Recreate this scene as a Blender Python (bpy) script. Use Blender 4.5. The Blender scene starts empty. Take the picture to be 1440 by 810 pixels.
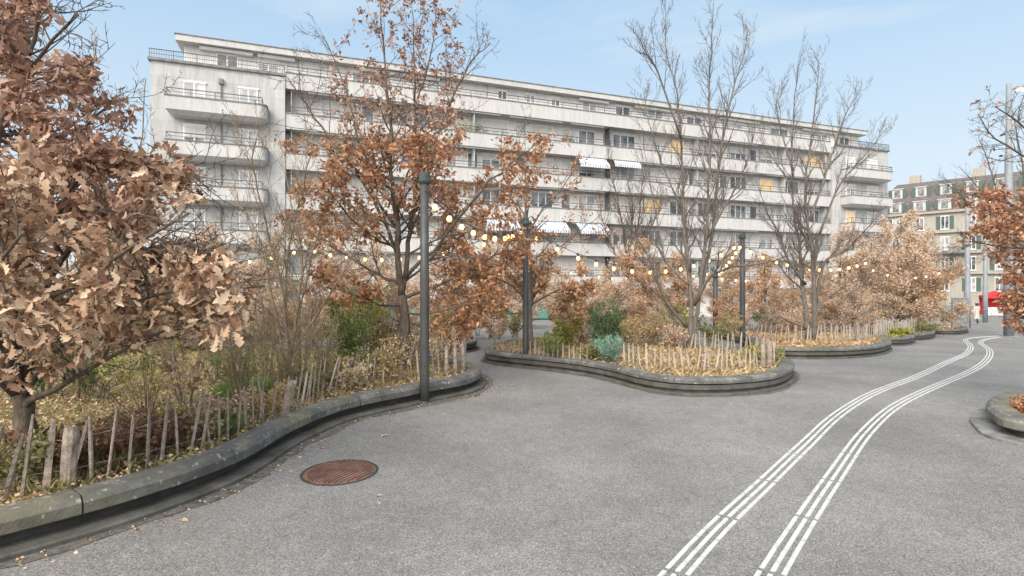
import bpy, math, random
import numpy as np
from mathutils import Vector, Matrix, noise as mnoise

R = math.radians
sc = bpy.context.scene
col = sc.collection
# ------------------------------------------------------------------ camera
F = 760.0; HX = 720.0; HY = 400.0; CH = 1.75      # focal length in photo pixels, horizon row, eye height
cam_d = bpy.data.cameras.new('camera'); cam = bpy.data.objects.new('camera', cam_d); col.objects.link(cam)
cam_d.sensor_width = 36; cam_d.lens = 36 * F / 1440; cam_d.shift_y = -5 / 1440
cam_d.clip_start = 0.05; cam_d.clip_end = 3000
cam.location = (0, 0, CH); cam.rotation_euler = (R(90), 0, 0)
sc.camera = cam
# ------------------------------------------------------------------ sky, sun, exposure
SUN_EL = R(38); SUN_AZ = R(205)     # azimuth clockwise from +y : behind the camera, a little to the left
w = bpy.data.worlds.new("World"); sc.world = w; w.use_nodes = True
nt = w.node_tree; nt.nodes.clear()
def wn(t): return nt.nodes.new(t)
out = wn('ShaderNodeOutputWorld'); bg = wn('ShaderNodeBackground'); sky = wn('ShaderNodeTexSky')
sky.sky_type = 'NISHITA'; sky.sun_disc = False; sky.sun_elevation = SUN_EL; sky.sun_rotation = SUN_AZ
sky.air_density = 1.0; sky.dust_density = 0.6; sky.ozone_density = 1.5
tc = wn('ShaderNodeTexCoord'); mp = wn('ShaderNodeMapping'); mp.inputs['Scale'].default_value = (0.9, 1.4, 4.5)
mp.inputs['Rotation'].default_value = (0.12, 0.1, 0.5)
nz = wn('ShaderNodeTexNoise'); nz.inputs['Scale'].default_value = 1.6; nz.inputs['Detail'].default_value = 6; nz.inputs['Roughness'].default_value = 0.5
nz.inputs['Distortion'].default_value = 0.4
cr = wn('ShaderNodeValToRGB'); cr.color_ramp.elements[0].position = 0.38; cr.color_ramp.elements[1].position = 0.74
cr.color_ramp.elements[0].color = (0.0, 0.0, 0.0, 1); cr.color_ramp.elements[1].color = (0.75, 0.75, 0.75, 1)
sep = wn('ShaderNodeSeparateXYZ')
hz = wn('ShaderNodeMapRange'); hz.inputs['From Min'].default_value = 0.0; hz.inputs['From Max'].default_value = 0.6
hz.inputs['To Min'].default_value = 1.0; hz.inputs['To Max'].default_value = 0.0
mxf = wn('ShaderNodeMath'); mxf.operation = 'MAXIMUM'
mix = wn('ShaderNodeMixRGB'); mix.inputs['Color2'].default_value = (7.3, 7.9, 8.3, 1)
nt.links.new(tc.outputs['Generated'], mp.inputs['Vector']); nt.links.new(mp.outputs['Vector'], nz.inputs['Vector'])
nt.links.new(nz.outputs['Fac'], cr.inputs['Fac']); nt.links.new(tc.outputs['Generated'], sep.inputs['Vector'])
nt.links.new(sep.outputs['Z'], hz.inputs['Value']); nt.links.new(hz.outputs['Result'], mxf.inputs[0]); nt.links.new(cr.outputs['Color'], mxf.inputs[1])
mxg = wn('ShaderNodeMath'); mxg.operation = 'MAXIMUM'; nt.links.new(mxf.outputs[0], mxg.inputs[0]); nt.links.new(mxg.outputs[0], mix.inputs['Fac']); base = wn('ShaderNodeMixRGB'); base.inputs['Fac'].default_value = 0.68; base.inputs['Color2'].default_value = (2.4, 4.3, 6.3, 1)
nt.links.new(sky.outputs['Color'], base.inputs['Color1']); nt.links.new(base.outputs['Color'], mix.inputs['Color1'])
# thin cloud is brighter towards the veiled sun behind the camera
geo = wn('ShaderNodeVectorMath'); geo.operation = 'DOT_PRODUCT'; geo.inputs[1].default_value = (math.sin(SUN_AZ) * math.cos(SUN_EL), math.cos(SUN_AZ) * math.cos(SUN_EL), math.sin(SUN_EL))
nt.links.new(tc.outputs['Generated'], geo.inputs[0])
gl = wn('ShaderNodeMapRange'); gl.interpolation_type = 'SMOOTHSTEP'; gl.inputs['From Min'].default_value = 0.15; gl.inputs['From Max'].default_value = 1.0
nt.links.new(geo.outputs['Value'], gl.inputs['Value'])
veil = wn('ShaderNodeMixRGB'); veil.inputs['Color1'].default_value = (5.1, 5.6, 5.85, 1); veil.inputs['Color2'].default_value = (25, 23.5, 22, 1)
nt.links.new(gl.outputs['Result'], veil.inputs['Fac']); nt.links.new(gl.outputs['Result'], mxg.inputs[1]); nt.links.new(veil.outputs['Color'], mix.inputs['Color2'])
nt.links.new(mix.outputs['Color'], bg.inputs['Color']); nt.links.new(bg.outputs['Background'], out.inputs['Surface'])
bg.inputs['Strength'].default_value = 0.10
sl = bpy.data.lights.new('sun', 'SUN'); sl.energy = 1.5; sl.angle = R(20); sl.color = (1.0, 0.95, 0.88)
sun = bpy.data.objects.new('sun', sl); col.objects.link(sun)
sd = Vector((math.sin(SUN_AZ) * math.cos(SUN_EL), math.cos(SUN_AZ) * math.cos(SUN_EL), math.sin(SUN_EL)))
sun.rotation_euler = sd.to_track_quat('Z', 'Y').to_euler(); sun.location = (0, 0, 40)
sc.view_settings.view_transform = 'Standard'; sc.view_settings.look = 'None'
sc.view_settings.exposure = 0.70; sc.view_settings.gamma = 1; sc.view_settings.use_curve_mapping = False
sc.cycles.max_bounces = 5; sc.cycles.transparent_max_bounces = 8
sc.cycles.caustics_reflective = False; sc.cycles.caustics_refractive = False

# ------------------------------------------------------------------ ground height, pixel helpers
def gz(x, y):
    s = 0.6 * x + 0.8 * y
    if s < 11: return 0.0
    d = s - 11
    v = 0.0357 * (d * d / 12 if d < 6 else d - 3)
    return -min(v, 1.62)
def P(px, py, Z):
    """world point seen at photo pixel (px, py) at depth Z"""
    return Vector(((px - HX) * Z / F, Z, CH + (HY - py) * Z / F))
def hit(px, py, h=0.0):
    """where the sight line through a photo pixel meets the ground raised by h"""
    Z = 2.0; step = 0.02
    while Z < 150:
        q = P(px, py, Z)
        if q.z <= gz(q.x, q.y) + h: break
        Z += step
    return q
# ------------------------------------------------------------------ tagging
def tag(o, label=None, cat=None, group=None, kind=None):
    if label: o['label'] = label
    if cat: o['category'] = cat
    if group: o['group'] = group
    if kind: o['kind'] = kind
    return o
def empty(name, loc=(0, 0, 0), rz=0.0):
    o = bpy.data.objects.new(name, None); col.objects.link(o); o.location = loc; o.rotation_euler = (0, 0, rz)
    o.empty_display_size = 0.2
    return o
def copy_tree(o, parent=None):
    c = o.copy(); col.objects.link(c); c.parent = parent
    for ch in list(o.children): copy_tree(ch, c)
    return c
# ------------------------------------------------------------------ mesh builder
class MB:
    def __init__(s): s.v = []; s.f = []
    def add(s, vs, fs):
        n = len(s.v); s.v.extend([tuple(p) for p in vs]); s.f.extend([tuple(i + n for i in f) for f in fs])
    def box(s, x0, y0, z0, x1, y1, z1):
        s.add([(x0,y0,z0),(x1,y0,z0),(x1,y1,z0),(x0,y1,z0),(x0,y0,z1),(x1,y0,z1),(x1,y1,z1),(x0,y1,z1)],
              [(0,3,2,1),(4,5,6,7),(0,1,5,4),(1,2,6,5),(2,3,7,6),(3,0,4,7)])
    def tube(s, pts, rad, n=6, caps=True):
        pts = [Vector(p) for p in pts]; m = len(pts)
        if not hasattr(rad, '__len__'): rad = [rad] * m
        t0 = (pts[1] - pts[0]).normalized()
        a = Vector((1, 0, 0)) if abs(t0.x) < 0.8 else Vector((0, 1, 0))
        u = t0.cross(a).normalized()
        vs = []
        for i in range(m):
            t = (pts[min(i + 1, m - 1)] - pts[max(i - 1, 0)])
            if t.length < 1e-9: t = t0
            t = t.normalized()
            u = (u - t * u.dot(t)); u = u.normalized() if u.length > 1e-6 else t.orthogonal().normalized()
            v = t.cross(u)
            for k in range(n):
                an = 2 * math.pi * k / n
                vs.append(pts[i] + (u * math.cos(an) + v * math.sin(an)) * rad[i])
        fs = []
        for i in range(m - 1):
            for k in range(n):
                k2 = (k + 1) % n
                fs.append((i * n + k, i * n + k2, (i + 1) * n + k2, (i + 1) * n + k))
        if caps: fs.append(tuple(range(n - 1, -1, -1))); fs.append(tuple((m - 1) * n + k for k in range(n)))
        s.add(vs, fs)
    def lathe(s, prof, n=16, c=(0, 0, 0)):
        vs = []; fs = []
        for (r, z) in prof:
            for k in range(n):
                a = 2 * math.pi * k / n; vs.append((c[0] + r * math.cos(a), c[1] + r * math.sin(a), c[2] + z))
        for i in range(len(prof) - 1):
            for k in range(n):
                k2 = (k + 1) % n; fs.append((i * n + k, i * n + k2, (i + 1) * n + k2, (i + 1) * n + k))
        fs.append(tuple(range(n - 1, -1, -1))); fs.append(tuple((len(prof) - 1) * n + k for k in range(n)))
        s.add(vs, fs)
    def build(s, name, mat, parent=None, smooth=False, loc=None):
        me = bpy.data.meshes.new(name); me.from_pydata(s.v, [], s.f); me.update()
        if smooth: me.polygons.foreach_set('use_smooth', [True] * len(me.polygons))
        if mat: me.materials.append(mat)
        o = bpy.data.objects.new(name, me); col.objects.link(o); o.parent = parent
        if loc: o.location = loc
        return o
def np_mesh(name, V, faces, mat, parent=None, smooth=False):
    """V (n,3) array, faces (m,k) array with constant k"""
    me = bpy.data.meshes.new(name); m, k = faces.shape
    me.vertices.add(len(V)); me.vertices.foreach_set('co', np.ascontiguousarray(V, dtype=np.float32).ravel())
    me.loops.add(m * k); me.loops.foreach_set('vertex_index', np.ascontiguousarray(faces, dtype=np.int32).ravel())
    me.polygons.add(m); me.polygons.foreach_set('loop_start', np.arange(0, m * k, k, dtype=np.int32))
    me.polygons.foreach_set('loop_total', np.full(m, k, dtype=np.int32))
    if smooth: me.polygons.foreach_set('use_smooth', np.ones(m, dtype=bool))
    me.update(calc_edges=True)
    if mat: me.materials.append(mat)
    o = bpy.data.objects.new(name, me); col.objects.link(o); o.parent = parent
    return o
# ------------------------------------------------------------------ materials
MATS = {}
def nodes(name):
    m = bpy.data.materials.new(name); m.use_nodes = True; t = m.node_tree; b = t.nodes['Principled BSDF']; MATS[name] = m
    return m, t, b
def noisy(name, c1, c2, scale=4.0, rough=0.8, detail=6, bump=0.0, bscale=40, metallic=0.0, obj=False, contrast=(0.3, 0.7), spec=0.3):
    m, t, b = nodes(name)
    tcx = t.nodes.new('ShaderNodeTexCoord'); n = t.nodes.new('ShaderNodeTexNoise'); n.inputs['Scale'].default_value = scale; n.inputs['Detail'].default_value = detail
    n.inputs['Roughness'].default_value = 0.6
    t.links.new(tcx.outputs['Object'], n.inputs['Vector'])
    r = t.nodes.new('ShaderNodeValToRGB'); r.color_ramp.elements[0].position = contrast[0]; r.color_ramp.elements[1].position = contrast[1]
    r.color_ramp.elements[0].color = (*c1, 1); r.color_ramp.elements[1].color = (*c2, 1)
    t.links.new(n.outputs['Fac'], r.inputs['Fac']); t.links.new(r.outputs['Color'], b.inputs['Base Color'])
    b.inputs['Roughness'].default_value = rough; b.inputs['Metallic'].default_value = metallic
    b.inputs['Specular IOR Level'].default_value = spec
    if bump:
        n2 = t.nodes.new('ShaderNodeTexNoise'); n2.inputs['Scale'].default_value = bscale; n2.inputs['Detail'].default_value = 4
        t.links.new(tcx.outputs['Object'], n2.inputs['Vector'])
        bp = t.nodes.new('ShaderNodeBump'); bp.inputs['Strength'].default_value = bump; bp.inputs['Distance'].default_value = 0.02
        t.links.new(n2.outputs['Fac'], bp.inputs['Height']); t.links.new(bp.outputs['Normal'], b.inputs['Normal'])
    return m
def leafmat(name, cols, trans=0.3, rough=0.65):
    """each leaf (mesh island) its own colour"""
    m, t, b = nodes(name)
    g = t.nodes.new('ShaderNodeNewGeometry'); r = t.nodes.new('ShaderNodeValToRGB')
    el = r.color_ramp.elements
    for i, c in enumerate(cols):
        p = i / (len(cols) - 1)
        if i < 2: e = el[i]; e.position = p
        else: e = el.new(p)
        e.color = (*c, 1)
    if len(cols) > 2: 
        for i, c in enumerate(cols):
            el[i].position = i / (len(cols) - 1)
        for i, c in enumerate(cols): el[i].color = (*c, 1)
    t.links.new(g.outputs['Random Per Island'], r.inputs['Fac'])
    t.links.new(r.outputs['Color'], b.inputs['Base Color']); b.inputs['Roughness'].default_value = rough
    b.inputs['Specular IOR Level'].default_value = 0.25
    tr = t.nodes.new('ShaderNodeBsdfTranslucent'); t.links.new(r.outputs['Color'], tr.inputs['Color'])
    mx = t.nodes.new('ShaderNodeMixShader'); mx.inputs['Fac'].default_value = trans
    o = t.nodes['Material Output']
    t.links.new(b.outputs['BSDF'], mx.inputs[1]); t.links.new(tr.outputs['BSDF'], mx.inputs[2]); t.links.new(mx.outputs['Shader'], o.inputs['Surface'])
    return m
def plain(name, c, rough=0.6, metallic=0.0, emit=None, es=0):
    m, t, b = nodes(name); b.inputs['Base Color'].default_value = (*c, 1); b.inputs['Roughness'].default_value = rough; b.inputs['Metallic'].default_value = metallic
    if emit: b.inputs['Emission Color'].default_value = (*emit, 1); b.inputs['Emission Strength'].default_value = es
    return m
def asphalt():
    m, t, b = nodes('asphalt'); L = t.links.new; N = t.nodes.new
    c = N('ShaderNodeTexCoord')
    v = N('ShaderNodeTexVoronoi'); v.inputs['Scale'].default_value = 135; L(c.outputs['Object'], v.inputs['Vector'])
    hs = N('ShaderNodeSeparateColor'); L(v.outputs['Color'], hs.inputs['Color'])
    r = N('ShaderNodeValToRGB'); e = r.color_ramp.elements
    e[0].position = 0.0; e[0].color = (0.092, 0.090, 0.087, 1); e[1].position = 1.0; e[1].color = (0.385, 0.376, 0.362, 1)
    x = e.new(0.3); x.color = (0.185, 0.180, 0.173, 1); x = e.new(0.8); x.color = (0.26, 0.252, 0.243, 1)
    L(hs.outputs['Red'], r.inputs['Fac'])
    n = N('ShaderNodeTexNoise'); n.inputs['Scale'].default_value = 0.55; n.inputs['Detail'].default_value = 7; n.inputs['Roughness'].default_value = 0.62; L(c.outputs['Object'], n.inputs['Vector'])
    r2 = N('ShaderNodeValToRGB'); r2.color_ramp.elements[0].position = 0.32; r2.color_ramp.elements[0].color = (0.70, 0.70, 0.69, 1)
    r2.color_ramp.elements[1].position = 0.68; r2.color_ramp.elements[1].color = (1.1, 1.09, 1.075, 1); L(n.outputs['Fac'], r2.inputs['Fac'])
    mm = N('ShaderNodeMixRGB'); mm.blend_type = 'MULTIPLY'; mm.inputs['Fac'].default_value = 1; L(r.outputs['Color'], mm.inputs['Color1']); L(r2.outputs['Color'], mm.inputs['Color2'])
    n3 = N('ShaderNodeTexNoise'); n3.inputs['Scale'].default_value = 7; n3.inputs['Detail'].default_value = 5; L(c.outputs['Object'], n3.inputs['Vector'])
    r3 = N('ShaderNodeValToRGB'); r3.color_ramp.elements[0].position = 0.35; r3.color_ramp.elements[0].color = (0.93, 0.93, 0.925, 1)
    r3.color_ramp.elements[1].position = 0.62; r3.color_ramp.elements[1].color = (1.04, 1.04, 1.04, 1); L(n3.outputs['Fac'], r3.inputs['Fac'])
    m3 = N('ShaderNodeMixRGB'); m3.blend_type = 'MULTIPLY'; m3.inputs['Fac'].default_value = 1; L(mm.outputs['Color'], m3.inputs['Color1']); L(r3.outputs['Color'], m3.inputs['Color2'])
    L(m3.outputs['Color'], b.inputs['Base Color']); b.inputs['Roughness'].default_value = 0.72; b.inputs['Specular IOR Level'].default_value = 0.35
    bp = N('ShaderNodeBump'); bp.inputs['Strength'].default_value = 0.55; bp.inputs['Distance'].default_value = 0.006
    L(v.outputs['Distance'], bp.inputs['Height']); L(bp.outputs['Normal'], b.inputs['Normal'])
    return m
def stone_kerb(nm='kerb_stone', moss=0.35, mc=(0.13, 0.14, 0.055)):
    """grey concrete coping with lichen spots and greenish stains that have their own shapes"""
    m, t, b = nodes(nm); L = t.links.new; N = t.nodes.new
    c = N('ShaderNodeTexCoord')
    n = N('ShaderNodeTexNoise'); n.inputs['Scale'].default_value = 3.2; n.inputs['Detail'].default_value = 8; n.inputs['Roughness'].default_value = 0.7; L(c.outputs['Object'], n.inputs['Vector'])
    r = N('ShaderNodeValToRGB'); e = r.color_ramp.elements
    e[0].position = 0.3; e[0].color = (0.055, 0.054, 0.050, 1); e[1].position = 0.70; e[1].color = (0.22, 0.212, 0.195, 1)
    x = e.new(0.5); x.color = (0.105, 0.102, 0.094, 1); L(n.outputs['Fac'], r.inputs['Fac'])
    n2 = N('ShaderNodeTexNoise'); n2.inputs['Scale'].default_value = 1.3; n2.inputs['Detail'].default_value = 6; L(c.outputs['Object'], n2.inputs['Vector'])
    r2 = N('ShaderNodeValToRGB'); r2.color_ramp.elements[0].position = 0.5; r2.color_ramp.elements[0].color = (0, 0, 0, 1); r2.color_ramp.elements[1].position = 0.66; r2.color_ramp.elements[1].color = (moss, moss, moss, 1)
    L(n2.outputs['Fac'], r2.inputs['Fac'])
    mg = N('ShaderNodeMixRGB'); mg.inputs['Color2'].default_value = (*mc, 1); L(r2.outputs['Color'], mg.inputs['Fac']); L(r.outputs['Color'], mg.inputs['Color1'])
    v = N('ShaderNodeTexNoise'); v.inputs['Scale'].default_value = 16; v.inputs['Detail'].default_value = 2; L(c.outputs['Object'], v.inputs['Vector'])
    r3 = N('ShaderNodeValToRGB'); r3.color_ramp.elements[0].position = 0.635; r3.color_ramp.elements[0].color = (0, 0, 0, 1); r3.color_ramp.elements[1].position = 0.68; r3.color_ramp.elements[1].color = (0.6, 0.6, 0.6, 1)
    L(v.outputs['Fac'], r3.inputs['Fac'])
    ml = N('ShaderNodeMixRGB'); ml.inputs['Color2'].default_value = (0.36, 0.37, 0.33, 1); L(r3.outputs['Color'], ml.inputs['Fac']); L(mg.outputs['Color'], ml.inputs['Color1'])
    L(ml.outputs['Color'], b.inputs['Base Color']); b.inputs['Roughness'].default_value = 0.75
    n4 = N('ShaderNodeTexNoise'); n4.inputs['Scale'].default_value = 60; n4.inputs['Detail'].default_value = 6; L(c.outputs['Object'], n4.inputs['Vector'])
    bp = N('ShaderNodeBump'); bp.inputs['Strength'].default_value = 0.5; bp.inputs['Distance'].default_value = 0.01; L(n4.outputs['Fac'], bp.inputs['Height']); L(bp.outputs['Normal'], b.inputs['Normal'])
    return m
def facade(name, c, c2, block=True, joint=(0.42, 0.42, 0.41)):
    m, t, b = nodes(name); L = t.links.new; N = t.nodes.new
    c0 = N('ShaderNodeTexCoord'); sx = N('ShaderNodeSeparateXYZ'); cx = N('ShaderNodeCombineXYZ'); L(c0.outputs['Object'], sx.inputs['Vector'])
    L(sx.outputs['X'], cx.inputs['X']); L(sx.outputs['Z'], cx.inputs['Y'])
    n = N('ShaderNodeTexNoise'); n.inputs['Scale'].default_value = 2.6; n.inputs['Detail'].default_value = 9; n.inputs['Roughness'].default_value = 0.7
    mp = N('ShaderNodeMapping'); mp.inputs['Scale'].default_value = (1, 1, 0.16); L(c0.outputs['Object'], mp.inputs['Vector']); L(mp.outputs['Vector'], n.inputs['Vector'])
    r = N('ShaderNodeValToRGB'); r.color_ramp.elements[0].position = 0.3; r.color_ramp.elements[0].color = (*c2, 1); r.color_ramp.elements[1].position = 0.58; r.color_ramp.elements[1].color = (*c, 1)
    L(n.outputs['Fac'], r.inputs['Fac']); last = r.outputs['Color']
    if block:
        br = N('ShaderNodeTexBrick'); br.inputs['Scale'].default_value = 1.0; br.inputs['Brick Width'].default_value = 1.5; br.inputs['Row Height'].default_value = 0.75
        br.inputs['Mortar Size'].default_value = 0.012; br.inputs['Color1'].default_value = (1, 1, 1, 1); br.inputs['Color2'].default_value = (0.86, 0.865, 0.87, 1); br.inputs['Mortar'].default_value = (0.72, 0.72, 0.72, 1)
        L(cx.outputs['Vector'], br.inputs['Vector'])
        mm = N('ShaderNodeMixRGB'); mm.blend_type = 'MULTIPLY'; mm.inputs['Fac'].default_value = 1; L(last, mm.inputs['Color1']); L(br.outputs['Color'], mm.inputs['Color2']); last = mm.outputs['Color']
    L(last, b.inputs['Base Color']); b.inputs['Roughness'].default_value = 0.85
    return m
def stripes(name, ca, cb, per=0.22):
    m, t, b = nodes(name); L = t.links.new; N = t.nodes.new
    c0 = N('ShaderNodeTexCoord'); sx = N('ShaderNodeSeparateXYZ'); L(c0.outputs['Object'], sx.inputs['Vector'])
    a = N('ShaderNodeMath'); a.operation = 'DIVIDE'; a.inputs[1].default_value = per; L(sx.outputs['X'], a.inputs[0])
    f = N('ShaderNodeMath'); f.operation = 'FRACT'; L(a.outputs[0], f.inputs[0]); g = N('ShaderNodeMath'); g.operation = 'GREATER_THAN'; g.inputs[1].default_value = 0.5; L(f.outputs[0], g.inputs[0])
    mx = N('ShaderNodeMixRGB'); mx.inputs['Color1'].default_value = (*ca, 1); mx.inputs['Color2'].default_value = (*cb, 1); L(g.outputs[0], mx.inputs['Fac']); L(mx.outputs['Color'], b.inputs['Base Color'])
    b.inputs['Roughness'].default_value = 0.9
    return m
def bark(name, c1, c2):
    m, t, b = nodes(name); L = t.links.new; N = t.nodes.new
    c = N('ShaderNodeTexCoord'); mp = N('ShaderNodeMapping'); mp.inputs['Scale'].default_value = (1, 1, 0.3); L(c.outputs['Object'], mp.inputs['Vector'])
    n = N('ShaderNodeTexNoise'); n.inputs['Scale'].default_value = 30; n.inputs['Detail'].default_value = 6; n.inputs['Roughness'].default_value = 0.7; L(mp.outputs['Vector'], n.inputs['Vector'])
    r = N('ShaderNodeValToRGB'); r.color_ramp.elements[0].position = 0.35; r.color_ramp.elements[0].color = (*c1, 1); r.color_ramp.elements[1].position = 0.68; r.color_ramp.elements[1].color = (*c2, 1)
    L(n.outputs['Fac'], r.inputs['Fac']); L(r.outputs['Color'], b.inputs['Base Color']); b.inputs['Roughness'].default_value = 0.9
    bp = N('ShaderNodeBump'); bp.inputs['Strength'].default_value = 0.8; bp.inputs['Distance'].default_value = 0.01; L(n.outputs['Fac'], bp.inputs['Height']); L(bp.outputs['Normal'], b.inputs['Normal'])
    return m
M_asph = asphalt(); M_kerb = stone_kerb(); M_moss = stone_kerb('kerb_mossy', 0.75, (0.20, 0.185, 0.10))
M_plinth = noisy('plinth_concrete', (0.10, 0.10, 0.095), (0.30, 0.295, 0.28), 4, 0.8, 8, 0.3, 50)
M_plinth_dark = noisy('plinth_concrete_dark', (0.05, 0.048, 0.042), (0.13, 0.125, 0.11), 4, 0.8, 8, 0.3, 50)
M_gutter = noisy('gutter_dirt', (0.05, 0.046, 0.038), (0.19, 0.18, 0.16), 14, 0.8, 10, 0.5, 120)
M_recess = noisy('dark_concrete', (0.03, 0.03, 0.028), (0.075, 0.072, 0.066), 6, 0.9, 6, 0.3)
M_soil = noisy('mulch', (0.10, 0.065, 0.03), (0.36, 0.27, 0.13), 9, 0.95, 8, 0.9, 60)
M_strip = noisy('white_marking', (0.30, 0.295, 0.285), (0.52, 0.52, 0.505), 11, 0.6, 10, contrast=(0.28, 0.5))
M_wall = facade('facade_stone', (0.47, 0.47, 0.46), (0.33, 0.33, 0.325))
M_render = facade('facade_render', (0.64, 0.63, 0.61), (0.50, 0.49, 0.475), block=False)
M_fascia = facade('balcony_fascia', (0.49, 0.485, 0.47), (0.38, 0.378, 0.37), block=False)
M_cap = noisy('dark_coping', (0.11, 0.11, 0.11), (0.26, 0.26, 0.255), 3, 0.8)
M_rail = plain('railing_metal', (0.09, 0.095, 0.10), 0.5, 0.3)
M_frame = plain('white_frame', (0.72, 0.72, 0.70), 0.5)
def glass(name, a, bcol, emit=0):
    m, t, b = nodes(name); L = t.links.new; N = t.nodes.new
    c = N('ShaderNodeTexCoord'); n = N('ShaderNodeTexNoise'); n.inputs['Scale'].default_value = 1.1; n.inputs['Detail'].default_value = 2; L(c.outputs['Object'], n.inputs['Vector'])
    r = N('ShaderNodeValToRGB'); r.color_ramp.elements[0].position = 0.42; r.color_ramp.elements[0].color = (*a, 1); r.color_ramp.elements[1].position = 0.58; r.color_ramp.elements[1].color = (*bcol, 1)
    L(n.outputs['Fac'], r.inputs['Fac']); L(r.outputs['Color'], b.inputs['Base Color']); b.inputs['Roughness'].default_value = 0.12; b.inputs['Specular IOR Level'].default_value = 0.8
    if emit: b.inputs['Emission Color'].default_value = (1, 0.62, 0.22, 1); b.inputs['Emission Strength'].default_value = emit
    return m
M_glassd = glass('window_glass', (0.05, 0.055, 0.06), (0.20, 0.21, 0.22))
M_glassc = glass('curtained_glass', (0.28, 0.29, 0.30), (0.48, 0.48, 0.47))
M_glassl = glass('lit_window_glass', (0.5, 0.4, 0.25), (0.55, 0.38, 0.2), 0.22)
M_shut = noisy('roller_shutter', (0.50, 0.495, 0.48), (0.62, 0.61, 0.59), 2, 0.7)
M_awn = stripes('striped_awning', (0.66, 0.68, 0.72), (0.32, 0.37, 0.44), 0.24)
M_awnroll = plain('rolled_awning', (0.55, 0.55, 0.54), 0.8)
M_partition = plain('partition_panel', (0.45, 0.46, 0.46), 0.6)
M_teal = noisy('teal_canvas', (0.05, 0.19, 0.165), (0.10, 0.30, 0.26), 1.5, 0.7)
M_pole = noisy('dark_grey_steel', (0.045, 0.047, 0.047), (0.095, 0.095, 0.092), 5, 0.5, metallic=0.3, contrast=(0.2, 0.8))
M_polecap = noisy('pole_cap_patina', (0.035, 0.05, 0.045), (0.08, 0.10, 0.09), 8, 0.6)
M_street = noisy('grey_paint', (0.17, 0.19, 0.21), (0.25, 0.27, 0.29), 3, 0.5)
M_rust = noisy('rusty_iron', (0.12, 0.062, 0.048), (0.28, 0.165, 0.125), 7, 0.75, bump=0.3, metallic=0.2)
M_wood = noisy('weathered_chestnut', (0.13, 0.10, 0.08), (0.46, 0.385, 0.325), 14, 0.9, 8, 0.6, 90)
M_wood2 = noisy('pale_chestnut', (0.24, 0.19, 0.15), (0.56, 0.48, 0.40), 14, 0.9, 8, 0.6, 90)
M_wire = plain('galvanised_wire', (0.2, 0.19, 0.18), 0.5, 0.5)
M_bark = bark('oak_bark', (0.045, 0.034, 0.026), (0.17, 0.135, 0.10))
M_bark2 = bark('grey_bark', (0.075, 0.064, 0.055), (0.20, 0.175, 0.15))
M_twig = bark('twig_bark', (0.13, 0.095, 0.06), (0.30, 0.24, 0.165))
M_cable = plain('black_cable', (0.03, 0.03, 0.03), 0.5)
M_bulb = plain('warm_bulb', (1, 0.8, 0.5), 0.3, emit=(1.0, 0.50, 0.14), es=2.2)
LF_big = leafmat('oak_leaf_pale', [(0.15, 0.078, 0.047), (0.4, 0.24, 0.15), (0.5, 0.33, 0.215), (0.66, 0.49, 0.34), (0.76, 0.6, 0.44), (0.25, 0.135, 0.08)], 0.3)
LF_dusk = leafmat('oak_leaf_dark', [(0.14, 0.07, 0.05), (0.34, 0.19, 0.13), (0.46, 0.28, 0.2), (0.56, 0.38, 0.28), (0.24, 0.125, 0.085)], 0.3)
LF_top = leafmat('oak_leaf_brown', [(0.16, 0.08, 0.055), (0.34, 0.18, 0.12), (0.46, 0.28, 0.19), (0.56, 0.38, 0.28)], 0.35)
LF_oak = leafmat('oak_leaf_russet', [(0.2, 0.085, 0.045), (0.42, 0.2, 0.1), (0.52, 0.28, 0.15), (0.62, 0.41, 0.25), (0.34, 0.155, 0.08)], 0.35)
LF_red = leafmat('oak_leaf_red', [(0.19, 0.08, 0.05), (0.38, 0.175, 0.1), (0.5, 0.265, 0.155), (0.6, 0.39, 0.25)], 0.3)
LF_horn = leafmat('hornbeam_leaf', [(0.36, 0.235, 0.155), (0.66, 0.49, 0.35), (0.78, 0.63, 0.49), (0.52, 0.35, 0.235)], 0.35)
LF_orange = leafmat('hornbeam_leaf_orange', [(0.3, 0.17, 0.1), (0.64, 0.41, 0.25), (0.74, 0.54, 0.36), (0.46, 0.27, 0.165)], 0.35)
LF_green = leafmat('green_leaf', [(0.06, 0.1, 0.03), (0.13, 0.19, 0.05), (0.25, 0.3, 0.1), (0.09, 0.15, 0.045)], 0.3)
LF_dkgreen = leafmat('dark_green_leaf', [(0.035, 0.075, 0.035), (0.07, 0.14, 0.06), (0.13, 0.22, 0.09)], 0.25)
LF_ygreen = leafmat('yellow_green_leaf', [(0.20, 0.22, 0.045), (0.36, 0.35, 0.08), (0.44, 0.40, 0.12)], 0.35)
LF_blue = leafmat('blue_green_leaf', [(0.13, 0.24, 0.17), (0.24, 0.39, 0.3), (0.36, 0.52, 0.42)], 0.25)
LF_pink = leafmat('dry_pink_leaf', [(0.4, 0.27, 0.2), (0.6, 0.45, 0.34), (0.66, 0.56, 0.4), (0.42, 0.4, 0.16)], 0.3)
LF_olive = leafmat('olive_leaf', [(0.14, 0.15, 0.06), (0.26, 0.26, 0.11), (0.34, 0.30, 0.15)], 0.3)
LF_amber = leafmat('amber_leaf', [(0.3, 0.19, 0.08), (0.5, 0.35, 0.17), (0.58, 0.46, 0.27), (0.32, 0.28, 0.12)], 0.35)
LF_straw = leafmat('straw_leaf', [(0.36, 0.27, 0.16), (0.56, 0.46, 0.31), (0.68, 0.59, 0.44)], 0.3)
LF_fern = leafmat('dead_fern', [(0.1, 0.05, 0.032), (0.2, 0.105, 0.07), (0.3, 0.18, 0.12)], 0.25)
LF_grass = leafmat('grass_blade', [(0.1, 0.17, 0.05), (0.19, 0.28, 0.09), (0.3, 0.38, 0.14)], 0.35)
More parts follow.
